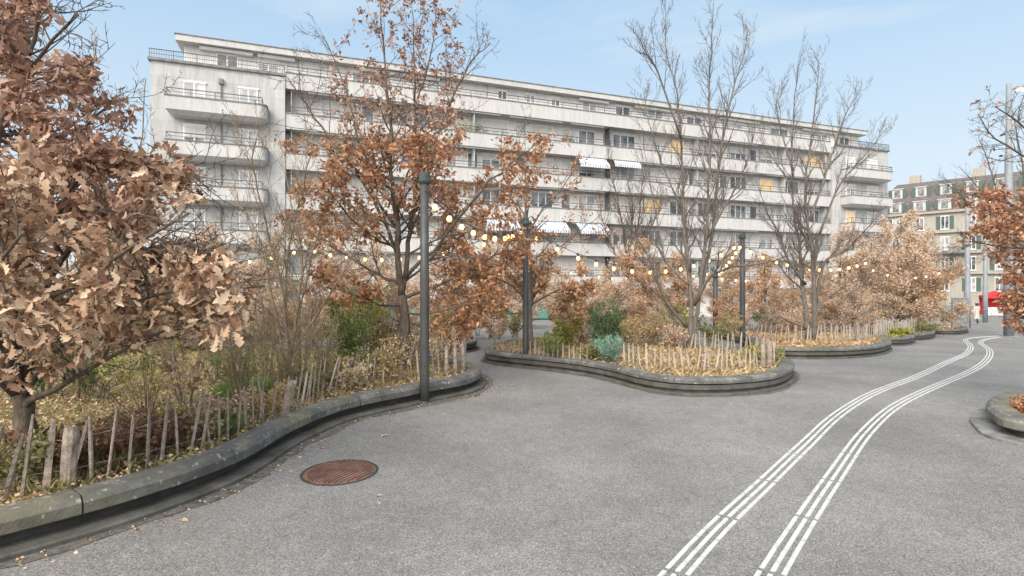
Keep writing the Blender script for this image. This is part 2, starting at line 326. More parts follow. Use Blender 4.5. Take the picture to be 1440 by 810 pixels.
LF_litter = leafmat('leaf_litter', [(0.13, 0.07, 0.04), (0.32, 0.2, 0.115), (0.52, 0.38, 0.24), (0.64, 0.51, 0.37), (0.25, 0.13, 0.075)], 0.15)

# ------------------------------------------------------------------ leaves
def _leaf_oak():
    st = [(0, .02), (.16, .07), (.26, .17), (.38, .09), (.52, .25), (.64, .13), (.78, .24), (.92, .12), (1.0, .03)]
    V = []
    for (x, h) in st:
        c = -0.28 * x * x
        V += [(x, h, c + h * 0.5), (x, 0, c), (x, -h, c + h * 0.5)]
    Fq = []
    for i in range(len(st) - 1):
        a = i * 3; Fq += [(a, a + 1, a + 4, a + 3), (a + 1, a + 2, a + 5, a + 4)]
    return np.array(V, float), np.array(Fq)
def _leaf_mid():
    V = [(0, 0, 0), (.4, .27, .1), (.45, 0, -.04), (.4, -.27, .1), (.78, .17, -.06), (.8, 0, -.15), (.78, -.17, -.06), (1, 0, -.28)]
    return np.array(V, float), np.array([(0, 1, 2), (0, 2, 3), (1, 4, 5), (1, 5, 2), (2, 5, 6), (2, 6, 3), (4, 7, 5), (5, 7, 6)])
def _leaf_small():
    V = [(0, 0, 0), (.5, .3, .1), (1, 0, -.15), (.5, -.3, .1)]
    return np.array(V, float), np.array([(0, 1, 2), (0, 2, 3)])
def _leaf_blade():
    V = [(0, .035, 0), (0, -.035, 0), (.5, .03, .0), (.5, -.03, .0), (1, 0, -.22)]
    return np.array(V, float), np.array([(0, 1, 3), (0, 3, 2), (2, 3, 4)])
def _leaf_long():
    V = [(0, 0, 0), (.4, .11, .03), (1, 0, -.12), (.4, -.11, .03)]
    return np.array(V, float), np.array([(0, 1, 2), (0, 2, 3)])
LEAF = dict(oak=_leaf_oak(), mid=_leaf_mid(), small=_leaf_small(), blade=_leaf_blade(), long=_leaf_long())
def scatter(kind, pos, dirs, size, rng, spread=0.9, droop=0.3, smin=0.6, curl=0.0):
    """pos (n,3) base points, dirs (n,3) axis; returns V, F"""
    T, Fq = LEAF[kind]; n = len(pos); pos = np.asarray(pos, float)
    X = np.asarray(dirs, float) + rng.normal(0, spread, (n, 3)); X[:, 2] -= droop
    X /= np.linalg.norm(X, axis=1)[:, None] + 1e-9
    U = rng.normal(0, 1, (n, 3)); U[:, 2] += 0.7
    Y = np.cross(U, X); Y /= np.linalg.norm(Y, axis=1)[:, None] + 1e-9
    Z = np.cross(X, Y)
    s = size * rng.uniform(smin, 1.15, n)
    TT = np.repeat(T[None], n, 0)
    wv = rng.uniform(0.75, 1.25, n)[:, None]; TT[:, :, 1] *= wv
    TT[:, :, 2] *= rng.uniform(-1.2, 2.6, n)[:, None] if kind == 'oak' else rng.uniform(-0.8, 2.2, n)[:, None]
    if kind == 'oak':      # dry leaves roll up sideways and twist
        tw = rng.normal(0, .55, n)[:, None] * TT[:, :, 0]; y0 = TT[:, :, 1].copy(); z0 = TT[:, :, 2].copy()
        TT[:, :, 1] = y0 * np.cos(tw) - z0 * np.sin(tw); TT[:, :, 2] = y0 * np.sin(tw) + z0 * np.cos(tw)
    V = pos[:, None, :] + s[:, None, None] * (TT[:, :, 0:1] * X[:, None, :] + TT[:, :, 1:2] * Y[:, None, :] + TT[:, :, 2:3] * Z[:, None, :])
    k = T.shape[0]
    FF = Fq[None] + (np.arange(n) * k)[:, None, None]
    return V.reshape(-1, 3), FF.reshape(-1, Fq.shape[1])
# ------------------------------------------------------------------ trees
def smooth_path(pts, n, rng, jit):
    pts = [Vector(p) for p in pts]; q = [pts[0] * 2 - pts[1]] + pts + [pts[-1] * 2 - pts[-2]]
    o = []; m = len(pts) - 1
    for i in range(n + 1):
        u = i / n * m; k = min(int(u), m - 1); t = u - k
        a, b_, c, d = q[k], q[k + 1], q[k + 2], q[k + 3]
        p = 0.5 * ((2 * b_) + (c - a) * t + (2 * a - 5 * b_ + 4 * c - d) * t * t + (3 * b_ - a - 3 * c + d) * t ** 3)
        if 0 < i < n: p = p + Vector(rng.normal(0, jit, 3))
        o.append(p)
    return o
class Tree:
    def __init__(s, seed, up=0.25, kids=(5, 4, 3), lens=(0.45, 0.45, 0.5), ang=(35, 65), maxl=3, rmin=0.0035, wob=0.10, start=0.25):
        s.rng = np.random.default_rng(seed); s.mb = MB(); s.anch = []; s.up = up; s.kids = kids; s.lens = lens; s.ang = ang; s.maxl = maxl; s.rmin = rmin; s.wob = wob; s.start = start
    def limb(s, pts, r0, r1, level=0, n=None, jit=0.012):
        L = sum((Vector(pts[i + 1]) - Vector(pts[i])).length for i in range(len(pts) - 1))
        n = n or max(5, int(L / 0.22))
        path = smooth_path(pts, n, s.rng, jit)
        rad = [r0 + (r1 - r0) * (i / n) ** 0.8 for i in range(n + 1)]
        s.mb.tube(path, rad, 8 if r0 > 0.03 else 5)
        s.sub(path, rad, L, level)
    def sub(s, path, rad, L, level):
        rng = s.rng
        if level >= s.maxl or L < 0.06:
            for i in range(1, len(path)):
                s.anch.append((path[i], (path[i] - path[i - 1]).normalized()))
            return
        m = len(path) - 1
        nk = s.kids[min(level, len(s.kids) - 1)]
        nk = nk if level else nk * max(1.0, L / 1.6)
        nk = int(nk + rng.random())
        for j in range(nk):
            u = s.start + (1 - s.start) * (j + rng.random()) / nk if level == 0 else 0.15 + 0.85 * (j + rng.random()) / nk
            f = min(u, 0.995) * m; k = int(f); p = path[k].lerp(path[k + 1], f - k); t = (path[k + 1] - path[k]).normalized()
            a = R(rng.uniform(*s.ang)); o = t.orthogonal().normalized(); o.rotate(Matrix.Rotation(rng.uniform(0, 2 * math.pi), 3, t))
            d = (t * math.cos(a) + o * math.sin(a)).normalized()
            base = min(L, 2.6) if level == 0 else L
            l = base * s.lens[min(level, len(s.lens) - 1)] * rng.uniform(0.6, 1.25) * (1.15 - 0.6 * u)
            r0 = max(s.rmin, rad[k] * rng.uniform(0.45, 0.62)); s.grow(p, d, l, r0, level + 1)
        # the tip itself carries leaves
        for i in range(max(1, m - 2), m + 1): s.anch.append((path[i], (path[i] - path[i - 1]).normalized()))
    def grow(s, p, d, l, r0, level):
        rng = s.rng; n = 5 if level == 1 else (4 if level == 2 else 3)
        pts = [p]; d = d.copy()
        for i in range(n):
            d = d + Vector(rng.normal(0, s.wob + 0.05 * level, 3)) + Vector((0, 0, s.up * 0.35)); d.normalize(); pts.append(pts[-1] + d * (l / n))
        rad = [max(s.rmin * 0.5, r0 * (1 - 0.75 * i / n)) for i in range(n + 1)]
        s.mb.tube(pts, rad, 5 if r0 > 0.012 else 3, caps=False)
        s.sub(pts, rad, l, level)
def finish_tree(t, name, label, cat, group, matb, leaves=None, origin=None, parent=None, jit_=.35):
    """leaves = list of (kind, number, size, material, spread, droop, filter)"""
    o0 = Vector(origin)
    root = empty(name, o0); tag(root, label, cat, group)
    t.mb.v = [tuple(Vector(p) - o0) for p in t.mb.v]
    t.mb.build('trunk' if cat == 'tree' else 'stems', matb, root, smooth=True)
    if leaves and t.anch:
        for li, (kind, num, size, mat, spread, droop, filt) in enumerate(leaves):
            A = [a for a in t.anch if (filt is None or filt(a[0]))]
            if not A: continue
            idx = t.rng.integers(0, len(A), num)
            pos = np.array([A[i][0] for i in idx]) + t.rng.normal(0, size * jit_, (num, 3)); dr = np.array([A[i][1] for i in idx])
            V, Fq = scatter(kind, pos, dr, size, t.rng, spread, droop, .4 if kind == 'oak' else .6)
            np_mesh('crown' if cat == 'tree' else 'foliage', V - np.array(o0)[None], Fq, mat, root)
    return root

# ================================================================== STRUCTURE
# ground : one sheet that follows the gentle fall of the square
def build_ground():
    xs = sorted(set([round(v, 3) for v in list(np.arange(-40, 60.1, 1.0)) + [-900, -400, -150, -80, 90, 150, 400, 900]]))
    ys = sorted(set([round(v, 3) for v in list(np.arange(-10, 90.1, 1.0)) + [-400, -100, -30, 150, 400, 1000, 1500]]))
    V = [(x, y, gz(x, y)) for y in ys for x in xs]; nx = len(xs)
    Fq = [(j * nx + i, j * nx + i + 1, (j + 1) * nx + i + 1, (j + 1) * nx + i) for j in range(len(ys) - 1) for i in range(nx - 1)]
    return np_mesh('ground', np.array(V), np.array(Fq), M_asph, None, smooth=True)
tag(build_ground(), 'grey chipped asphalt of the square', None, None, 'structure')

# tactile guide lines, three raised white strips each
LL = [(949, 810), (1011, 741), (1070, 685.6), (1109, 648), (1140, 619), (1171, 588), (1213, 560.5), (1247, 545), (1296, 527.7), (1337, 507), (1358, 498.3), (1365.5, 489.6), (1363, 483), (1356, 478), (1369, 474.8), (1403, 472.4)]
RL = [(1084, 810), (1107.5, 771), (1150, 705), (1179, 662), (1200.8, 630), (1220, 605.5), (1254, 574), (1296, 552), (1337, 534.6), (1379, 515.6), (1392.6, 498.3), (1389.5, 489.6), (1377.5, 482), (1386, 477.2), (1407, 474)]
rngS = np.random.default_rng(5)
def guide_line(px, label):
    pts = [hit(x, y) for x, y in px]
    d = (pts[0] - pts[1]).normalized(); pts = [pts[0] + d * 3.2, pts[0] + d * 1.5] + pts
    path = smooth_path(pts, 260, rngS, 0.0)
    for p in path: p.z = 0
    for _ in range(60): path = [path[0]] + [(path[i - 1] + path[i] * 2 + path[i + 1]) / 4 for i in range(1, len(path) - 1)] + [path[-1]]
    cum = [0]
    for i in range(1, len(path)): cum.append(cum[-1] + (path[i] - path[i - 1]).length)
    total = cum[-1]; root = empty('tactile_line', (pts[2].x, pts[2].y, 0)); tag(root, label, 'guide line', 'white tactile guide lines on the asphalt')
    def at(s):
        s = max(0, min(total - 1e-4, s)); k = int(np.searchsorted(cum, s, side='right')) - 1; k = min(k, len(path) - 2)
        f = (s - cum[k]) / max(1e-9, cum[k + 1] - cum[k]); p = path[k].lerp(path[k + 1], f); t = (path[k + 1] - path[k]).normalized(); return p, Vector((t.y, -t.x, 0))
    for off in (-0.062, 0, 0.062):
        mb = MB(); s0 = 0.24
        while s0 < total - 0.2:
            e = min(s0 + 0.955, total); ns = 5; prev = None; vs = []; fs = []
            for i in range(ns + 1):
                p, n = at(s0 + (e - s0) * i / ns)
                a = p + n * (off - 0.015); b_ = p + n * (off + 0.015); g = gz(p.x, p.y)
                vs += [(a.x, a.y, g + 0.001), (a.x + n.x * .003, a.y + n.y * .003, g + 0.007), (b_.x - n.x * .003, b_.y - n.y * .003, g + 0.007), (b_.x, b_.y, g + 0.001)]
                if i: q = (i - 1) * 4; fs += [(q, q + 1, q + 5, q + 4), (q + 1, q + 2, q + 6, q + 5), (q + 2, q + 3, q + 7, q + 6)]
            fs += [(0, 3, 2, 1), (ns * 4, ns * 4 + 1, ns * 4 + 2, ns * 4 + 3)]
            mb.add([(v[0] - root.location.x, v[1] - root.location.y, v[2]) for v in vs], fs); s0 += 1.0
        mb.build('strip', M_strip, root)
guide_line(LL, 'left one of the two curving white ribbed guide lines')
guide_line(RL, 'right one of the two curving white ribbed guide lines')

# ------------------------------------------------------------------ apartment building
BA = math.atan2(0.352, 0.936)
BLD = empty('apartment_building', (-16.3, 38.9, 0), BA)
tag(BLD, 'long white apartment building with stacked balconies and flat roof behind the trees', 'building')
LV = [16.99 - 2.9 * k for k in range(7)]     # parapet tops, 0 = attic terrace
def part(name, mb, mat, parent=None, smooth=False): return mb.build(name, mat, parent or BLD, smooth)
b_ = MB(); b_.box(0, 1.1, -3, 54.6, 13, 15.85); part('wall', b_, M_render)
b_ = MB(); b_.box(-8.3, 0, -3, -0.02, 12.9, 16.7); part('end_block', b_, M_wall)
b_ = MB(); b_.box(54.62, 0, -3, 62.7, 12.9, 16.7); part('end_block', b_, M_wall)
b_ = MB(); b_.box(53.9, -0.12, -3, 55.1, 1.08, 16.2); part('pier', b_, M_wall)
b_ = MB(); b_.box(-1.0, -0.1, -3, -0.03, -0.003, 16.6); part('pier', b_, M_wall)
# penthouse
b_ = MB(); b_.box(-6.6, 1.3, 15.9, 59.8, 12, 18.52); part('penthouse', b_, M_render)
b_ = MB(); b_.box(-7.0, 0.6, 18.52, 60.3, 12.6, 18.93); rf = part('roof', b_, M_fascia)
b_ = MB(); b_.box(-7.06, 0.54, 18.933, 60.36, 12.66, 18.99); b_.build('roof_edge', M_cap, rf)
for (t, y, w_, h) in [(-1.0, 5, .5, .35), (23.4, 3.5, .9, .5), (30.5, 5, 1.4, .5), (41, 5, .6, .45), (47, 5, 1.2, .6)]:
    b_ = MB(); b_.box(t, y, 18.99, t + w_, y + .6, 18.99 + h); b_.box(t - .06, y - .06, 18.992 + h, t + w_ + .06, y + .66, 19.05 + h); b_.build('roof_vent', M_cap, rf)
mb = MB(); mb.tube([(19, 4, 18.99), (19, 4, 20.1)], 0.02, 5); mb.tube([(18.5, 4, 19.9), (19.5, 4, 19.9)], 0.012, 4); mb.tube([(18.6, 4, 20.05), (19.4, 4, 20.05)], 0.012, 4); mb.build('antenna', M_rail, rf)
# balconies of the long middle part
def railing(x0, x1, y, z, parent, h=0.42, sp=1.35, infill=False, ret=None):
    m = MB(); n = max(1, int((x1 - x0) / sp)); 
    for i in range(n + 1):
        x = x0 + (x1 - x0) * i / n; m.box(x - .018, y - .018, z, x + .018, y + .018, z + h)
    m.box(x0 - .02, y - .025, z + h + .001, x1 + .02, y + .025, z + h + .056); m.box(x0, y - .012, z + h * .48, x1, y + .012, z + h * .48 + .032)
    if infill:
        q = x0
        while q < x1: m.box(q - .008, y - .008, z + .02, q + .008, y + .008, z + h - .01); q += .14
    if ret:
        for x in (x0, x1):
            m.box(x - .02, y + .03, z + h + .002, x + .02, ret, z + h + .044); m.box(x - .012, y + .03, z + h * .48 + .001, x + .012, ret, z + h * .48 + .021)
    m.build('railing', M_rail, parent)
for k in range(0, 6):
    z = LV[k]
    m = MB(); m.box(0.0, 0.0, z - 1.12, 53.88, 0.14, z); m.box(0.0, 0.142, z - 1.12, 53.88, 1.097, z - 0.92)
    bal = part('balcony', m, M_fascia)
    m = MB(); m.box(0, -0.05, z + .001, 53.88, 0.2, z + .075); m.build('coping', M_cap, bal)
    railing(0.1, 53.8, 0.07, z + .076, bal)
    # rolled awning boxes under the slab
    for (a, c) in ((1.5, 8.5), (10.5, 16.5), (17.3, 22.2), (23.0, 26.3), (27.8, 33), (34, 44), (45.2, 52.5)):
        if (k * 7 + int(a)) % 3 == 0: continue
        m = MB(); m.box(a, 0.16, z - 1.24, c, 0.30, z - 1.123); m.build('awning_box', M_awnroll, bal)
# end balconies (project from the wall)
def end_balcony(x0, x1, z, rounded, name='balcony'):
    m = MB(); pr = 1.3
    out_ = [(x0, 0)] + [(x0 + .0, -pr + .0)] 
    if rounded:
        for i in range(7): a = math.pi / 2 * i / 6; out_.append((x1 - .5 + .5 * math.sin(a), -pr + .5 - .5 * math.cos(a)))
    else: out_.append((x1, -pr))
    out_.append((x1, 0)); n = len(out_)
    # solid slab and parapet skirt
    zb = z - 0.86; zs = z - 1.12
    inner = [(x0 + .3, 0)] + [(x0 + .35, -pr + .35)] + [(min(p[0], x1 - .3), -pr + .35) for p in out_[2:-1]] + [(x1 - .3, 0)]
    vs = [(p[0], p[1] - .003, z) for p in out_] + [(p[0], p[1] - .003, zb) for p in out_] + [(p[0], p[1] - .003, zs) for p in inner]
    fs = []
    for i in range(n - 1): fs += [(i, n + i, n + i + 1, i + 1), (n + i, 2 * n + i, 2 * n + i + 1, n + i + 1)]
    fs += [tuple(range(n)), tuple(reversed(range(2 * n, 3 * n)))]
    m.add(vs, fs); bal = part(name, m, M_fascia)
    m = MB(); vs = []; fs = []
    for p in out_:
        cx_ = (x0 + x1) / 2; dx = 0.05 * (1 if p[0] > cx_ else -1)
        vs += [(p[0] + dx, p[1] - .05, z + .002), (p[0] + dx, p[1] - .05, z + .08), (p[0] - dx * 2, p[1] + (.1 if p[1] < -.1 else -.05), z + .08), (p[0] - dx * 2, p[1] + (.1 if p[1] < -.1 else -.05), z + .002)]
    for i in range(n - 1):
        for j in range(4): fs.append((i * 4 + j, i * 4 + (j + 1) % 4, (i + 1) * 4 + (j + 1) % 4, (i + 1) * 4 + j))
    m.add(vs, fs); m.build('coping', M_cap, bal)
    railing(x0 + .05, x1 - .3 if rounded else x1 - .05, -pr + .06, z + .08, bal, ret=-0.06)
for k in range(1, 5): end_balcony(-7.2, -1.15, LV[k], True)
for k in range(1, 6): end_balcony(55.3, 61.6, LV[k], False)
# attic terrace edges of the end blocks
for (x0, x1) in ((-8.45, 0.0), (54.7, 62.85)):
    m = MB(); m.box(x0, -0.16, 16.703, x1, 0.1, 16.88); pr_ = part('cornice', m, M_cap)
    railing(x0 + .1, x1 - .05, -0.05, 16.881, pr_, h=.55, infill=True)
m = MB(); m.box(-8.45, 0.13, 16.703, -8.2, 12.8, 16.86); part('cornice', m, M_cap)
# windows and balcony doors
rw = random.Random(11)
def window(name, tc_, y, z0, w_, h, glassm, parent=None, shutter=0.0, mull=1, surround=True):
    m = MB(); x0 = tc_ - w_ / 2; x1 = tc_ + w_ / 2; f = .07
    m.box(x0, y - .05, z0, x0 + f, y - .002, z0 + h); m.box(x1 - f, y - .05, z0, x1, y - .002, z0 + h)
    m.box(x0 + f, y - .05, z0 + h - f, x1 - f, y - .002, z0 + h); m.box(x0 + f, y - .05, z0, x1 - f, y - .002, z0 + f)
    for i in range(mull): xm = x0 + (i + 1) * w_ / (mull + 1); m.box(xm - .045, y - .052, z0 + f, xm + .045, y - .003, z0 + h - f)
    if surround: m.box(x0 - .06, y - .10, z0 + h + .002, x1 + .06, y - .002, z0 + h + .09); m.box(x0 - .08, y - .12, z0 - .07, x1 + .08, y - .002, z0 - .002)
    o = m.build(name, M_frame, parent or BLD)
    g = MB(); g.box(x0 + f, y - .02, z0 + f, x1 - f, y - .004, z0 + h - f); g.build('pane', glassm, o)
    if shutter > 0:
        s = MB(); zt = z0 + h - f; n = max(2, int(shutter * h / .11))
        for i in range(n): a = zt - shutter * (h - 2 * f) * (i + 1) / n; b2 = zt - shutter * (h - 2 * f) * i / n; s.box(x0 + f + .004, y - .075 + .0, a + .012, x1 - f - .004, y - .054, b2)
        s.build('shutter', M_shut, o)
    return o
TW = [3.6, 7.9, 12.1, 16.3, 20.6, 25.0, 28.9, 31.9, 34.8, 38.3, 42.3, 46.0, 49.3, 52.4]
lit = {(1, 8): 1, (1, 13): 1, (2, 11): 1, (3, 7): 1}
for k in range(1, 6):
    fl = LV[k] - 0.92
    for i, t in enumerate(TW):
        w_ = 2.1 if i % 3 == 1 else (1.7 if i % 3 else 2.4)
        gm = M_glassl if (k, i) in lit else (M_glassc if rw.random() < .35 else M_glassd)
        sh = rw.choice([0, 0, 0, .25, .5, 1.0]) if (k, i) not in lit else 0
        z0 = fl + (.55 if i % 2 else .12); h = 2.42 - (z0 - fl)
        window('window', t, 1.1, z0, w_, h, gm, None, sh, 2 if w_ > 1.8 else 1)
for k in range(1, 7):
    fl = LV[k] - 0.9 if k < 6 else -0.5
    for j, (a, c) in enumerate(((-6.4, -5.07), (-3.0, -1.8), (56.1, 57.5), (59.4, 61.0))):
        gm = M_glassl if (k, j) in ((1, 3), (3, 2)) else (M_glassc if rw.random() < .6 else M_glassd)
        window('balcony_door', (a + c) / 2, 0.0, fl + .15, c - a, 2.15, gm, None, rw.choice([0, 0, .2, .4]), 1)
for k in range(1, 5):
    for i in range(len(TW) - 1):
        t = (TW[i] + TW[i + 1]) / 2 + .1
        if TW[i + 1] - TW[i] > 3.3 and (i * 5 + k * 3) % 7 < 5:
            window('balcony_door', t, 1.1, LV[k] - .8, .95, 2.3, M_glassd if (i + k) % 3 else M_glassc, None, [0, 0, 1.0, 0, .4][(i * 2 + k) % 5], 0, False)
    for t in (6.0, 10.2, 18.6, 23.0, 30.4, 40.3, 44.2, 51.0):
        if (int(t) + k) % 2: m = MB(); m.box(t, .12, LV[k] + .08, t + .05, .17, LV[k - 1] - 1.125); part('balcony_post', m, M_rail)
for i, (t, w_, h, zz) in enumerate([(-3.9, 1.4, 1.2, 17.0), (-1.2, 1.4, 1.2, 17.0), (6.0, 2.6, 1.3, 16.9), (10.5, 2.2, 1.4, 16.7), (17.0, .85, .75, 17.5), (19.6, .85, .75, 17.5), (22.0, .85, .75, 17.5), (25.4, 1.5, 1.2, 17.1), (28.9, 1.6, 1.2, 17.1), (32.5, 1.8, 1.2, 17.1), (37, 1.8, 1.1, 17.1), (42, 2.2, 1.1, 17.1), (48, 2.4, 1.1, 17.1), (54, 1.8, 1.1, 17.1), (57.5, 1.6, 1.1, 17.1)]):
    window('attic_window', t, 1.3, zz, w_, h, M_glassc if i % 2 else M_glassd, None, [0, .3, 0, 0, 0][i % 5], 1)
# terrace parasol boxes / rolled awnings under the roof
for (a, c) in ((-5.6, -2.2), (-1.9, .6), (5.2, 11.5), (24.2, 27.2), (30, 34.5), (40, 45), (51, 56)):
    m = MB(); m.box(a, 0.9, 18.25, c, 1.29, 18.48); part('awning_box', m, M_awnroll)
# dividing screens between the flats
for k in range(1, 6):
    for t in (0.35, 14.2, 26.9, 36.6, 47.7, 53.5):
        m = MB(); m.box(t, 0.25, LV[k] - .915, t + .06, 1.09, LV[k - 1] - 1.13); part('balcony_screen', m, M_partition if t != 26.9 else M_rail)
# open striped awnings
def awning(x0, x1, ztop, drop, outy):
    m = MB(); y0 = 0.1
    m.add([(x0, y0, ztop), (x1, y0, ztop), (x1, outy, ztop - drop), (x0, outy, ztop - drop), (x0, outy, ztop - drop - .28), (x1, outy, ztop - drop - .28),
           (x0, y0, ztop - .03), (x1, y0, ztop - .03), (x1, outy + .03, ztop - drop - .03), (x0, outy + .03, ztop - drop - .03), (x0, outy + .03, ztop - drop - .28), (x1, outy + .03, ztop - drop - .28)],
          [(0, 3, 2, 1), (3, 4, 5, 2), (6, 7, 8, 9), (9, 8, 11, 10), (4, 10, 11, 5), (0, 6, 9, 3), (1, 2, 8, 7), (3, 9, 10, 4), (2, 5, 11, 8)])
    part('awning', m, M_awn)
awning(23.4, 26.4, LV[1] - 1.15, .75, -0.75)
for (a, c) in ((14.8, 17.9), (19.2, 22.4), (23.4, 26.4)): awning(a, c, LV[3] - 1.15, .75, -0.85)
awning(1.0, 7.0, LV[5] - 1.05, .7, -1.1); awning(8.0, 11.0, LV[5] - 1.05, .7, -1.1); awning(27.2, 30.0, LV[1] - 1.15, .35, -0.2); awning(14.9, 17.2, LV[4] - 1.15, .2, -.1)
# down pipe
m = MB(); m.tube([(-4.1, -.08, -1), (-4.1, -.08, 15.6)], .05, 6); m.box(-4.25, -.22, 15.6, -3.95, -.01, 15.95); part('drain_pipe', m, M_cap)
# potted plants and flowers on the balconies : things of their own
def bw(t, y, z): a = BA; return Vector((-16.3 + t * math.cos(a) - y * math.sin(a), 38.9 + t * math.sin(a) + y * math.cos(a), z))
M_pot = plain('terracotta', (0.35, 0.14, 0.08), 0.8); LF_geran = leafmat('red_petal', [(0.35, 0.02, 0.03), (0.55, 0.04, 0.06)], .2)
def pot_plant(t, z, h, mat, label, group, seed):
    rng = np.random.default_rng(seed); p = bw(t, .55, z - .0); root = empty('potted_plant', p); tag(root, label, 'plant', group)
    m = MB(); m.lathe([(.14, -.9), (.2, -.45), (.22, -.42), (.2, -.4)], 12); m.build('pot', M_pot, root)
    pos = rng.normal(0, 1, (260, 3)) * np.array([.32, .25, h * .3]); pos[:, 2] += h * .3
    V, Fq = scatter('small', pos, pos, .14, rng); np_mesh('foliage', V, Fq, mat, root)
for i, (t, k, h, mat, lab) in enumerate([(13.4, 1, .9, LF_ygreen, 'yellow-green potted shrub on an upper balcony, left one of three'), (14.6, 1, 1.0, LF_olive, 'olive potted shrub on an upper balcony beside the tall window'), (23.0, 1, .9, LF_dkgreen, 'spiky dark green potted plant on an upper balcony near the centre'),
      (15.4, 2, .35, LF_geran, 'red flowers on the third balcony down, leftmost of three'), (20.3, 2, .35, LF_geran, 'red flowers on the third balcony down, middle of three'), (22.6, 2, .35, LF_geran, 'red flowers on the third balcony down, beside the striped awning')]):
    pot_plant(t, LV[k], h, mat, lab, 'plants on the balconies', 900 + i)

# ------------------------------------------------------------------ mansard building far right
A0 = Vector((64.5, 93.5)); A1 = Vector((79.0, 78.0)); dA = (A1 - A0); LA = dA.length + 22; aA = math.atan2(dA.y, dA.x)
MAN = empty('mansard_building', (A0.x, A0.y, -1.6), aA); tag(MAN, 'cream old building with slate mansard roof and green shutters at the far right', 'building')
M_cream = facade('cream_render', (0.36, 0.335, 0.29), (0.25, 0.235, 0.20), block=False); M_slate = noisy('slate', (0.075, 0.066, 0.06), (0.16, 0.14, 0.13), 3, .7, 8); M_gsh = plain('green_shutter', (0.06, 0.10, 0.085), .6)
zc = 15.2
m = MB(); m.box(0, 0, 0, LA, 12, zc); m.build('wall', M_cream, MAN)
m = MB(); m.add([(-.3, -.3, zc), (LA, -.3, zc), (LA, 12, zc), (-.3, 12, zc), (.6, 1.8, zc + 4.6), (LA, 1.8, zc + 4.6), (LA, 10, zc + 5.8), (1.4, 10, zc + 5.8), (1.0, 4.0, zc + 5.7), (LA, 4, zc + 5.7)],
      [(0, 1, 5, 4), (4, 5, 9, 8), (8, 9, 6, 7), (0, 4, 8, 7, 3), (0, 3, 2, 1), (1, 2, 6, 9, 5), (3, 7, 6, 2)]); rfm = m.build('roof', M_slate, MAN)
for zz, tk in ((zc - .25, .35), (zc - 3.5, .25), (zc - 6.9, .25), (zc - 10.2, .3)):
    m = MB(); m.box(-.25, -.45, zz, LA, -.003, zz + tk); m.build('cornice', M_cream, MAN)
x = 1.6; i = 0
while x < LA - 1.2:
    for row, zz in enumerate((zc - 2.9, zc - 6.3, zc - 9.6, zc - 12.9)):
        g = M_glassd if (i + row) % 3 else M_glassc
        o = window('window', x, 0.0, zz, 1.1, 2.1, g, MAN, 0, 1)
        if (i + row) % 2 == 0:
            for sx_ in (-1, 1): s = MB(); s.box(x + sx_ * .85 - .28, -.07, zz, x + sx_ * .85 + .28, -.015, zz + 2.1); s.build('shutter', M_gsh, o)
    # dormers, two rows
    for (zd, yd, w_) in ((zc + .35, .0, 1.3), (zc + 2.9, 1.15, 1.1)):
        m = MB(); m.box(x - w_ / 2 - .2, yd - .15, zd, x + w_ / 2 + .2, yd + 1.8, zd + 1.55); m.box(x - w_ / 2 - .32, yd - .28, zd + 1.553, x + w_ / 2 + .32, yd + 1.9, zd + 1.68); dm = m.build('dormer', M_fascia, MAN)
        g = MB(); g.box(x - .42, yd - .19, zd + .15, x + .42, yd - .153, zd + 1.4); g.build('pane', M_glassd, dm)
        for sx_ in (-1, 1): s = MB(); s.box(x + sx_ * (w_ / 2 + .46) - .26, yd - .2, zd + .05, x + sx_ * (w_ / 2 + .46) + .26, yd - .13, zd + 1.5); s.build('shutter', M_gsh, dm)
    x += 3.3; i += 1
for x in (3.0, 9.6, 16.2, 22.8, 29.4):
    m = MB(); m.box(x - 1.7, -1.1, zc - 7.0, x + 1.7, -.46, zc - 6.8)
    for q in range(16): m.box(x - 1.65 + q * .22 - .02, -1.06, zc - 6.798, x - 1.65 + q * .22 + .02, -1.02, zc - 5.95)
    m.box(x - 1.7, -1.08, zc - 5.948, x + 1.7, -1.0, zc - 5.88); m.build('balcony', M_rail, MAN)
for x in (2.5, 11, 20, 30): m = MB(); m.box(x, 5, zc + 5.5, x + 1.6, 6, zc + 7.2); m.build('chimney', M_cream, rfm)

# ------------------------------------------------------------------ planters
def resample(poly, step=0.12):
    """closed smooth outline"""
    pts = [Vector((p[0], p[1], 0)) for p in poly]; n = len(pts); o = []
    for i in range(n):
        a, b2, c, d = pts[i - 1], pts[i], pts[(i + 1) % n], pts[(i + 2) % n]; k = max(2, int((c - b2).length / step))
        for j in range(k):
            t = j / k; o.append(0.5 * ((2 * b2) + (c - a) * t + (2 * a - 5 * b2 + 4 * c - d) * t * t + (3 * b2 - a - 3 * c + d) * t ** 3))
    ar = sum(o[i].x * o[(i + 1) % len(o)].y - o[(i + 1) % len(o)].x * o[i].y for i in range(len(o)))
    if ar < 0: o.reverse()
    # even spacing, then a little smoothing so that the rim runs cleanly
    L_ = [0]; n = len(o)
    for i in range(n): L_.append(L_[-1] + (o[(i + 1) % n] - o[i]).length)
    m = int(L_[-1] / step); q = []
    for k in range(m):
        s_ = L_[-1] * k / m; i = min(int(np.searchsorted(L_, s_, side='right')) - 1, n - 1); q.append(o[i].lerp(o[(i + 1) % n], (s_ - L_[i]) / max(1e-9, L_[i + 1] - L_[i])))
    for _ in range(5): q = [(q[i - 1] + q[i] * 2 + q[(i + 1) % m]) / 4 for i in range(m)]
    return q
def offs(o, d):
    n = len(o); r = []
    for i in range(n):
        t = o[(i + 2) % n] - o[i - 2]; nn = Vector((t.y, -t.x, 0)).normalized(); r.append(o[i] + nn * d)
    return r
PLANT = {}
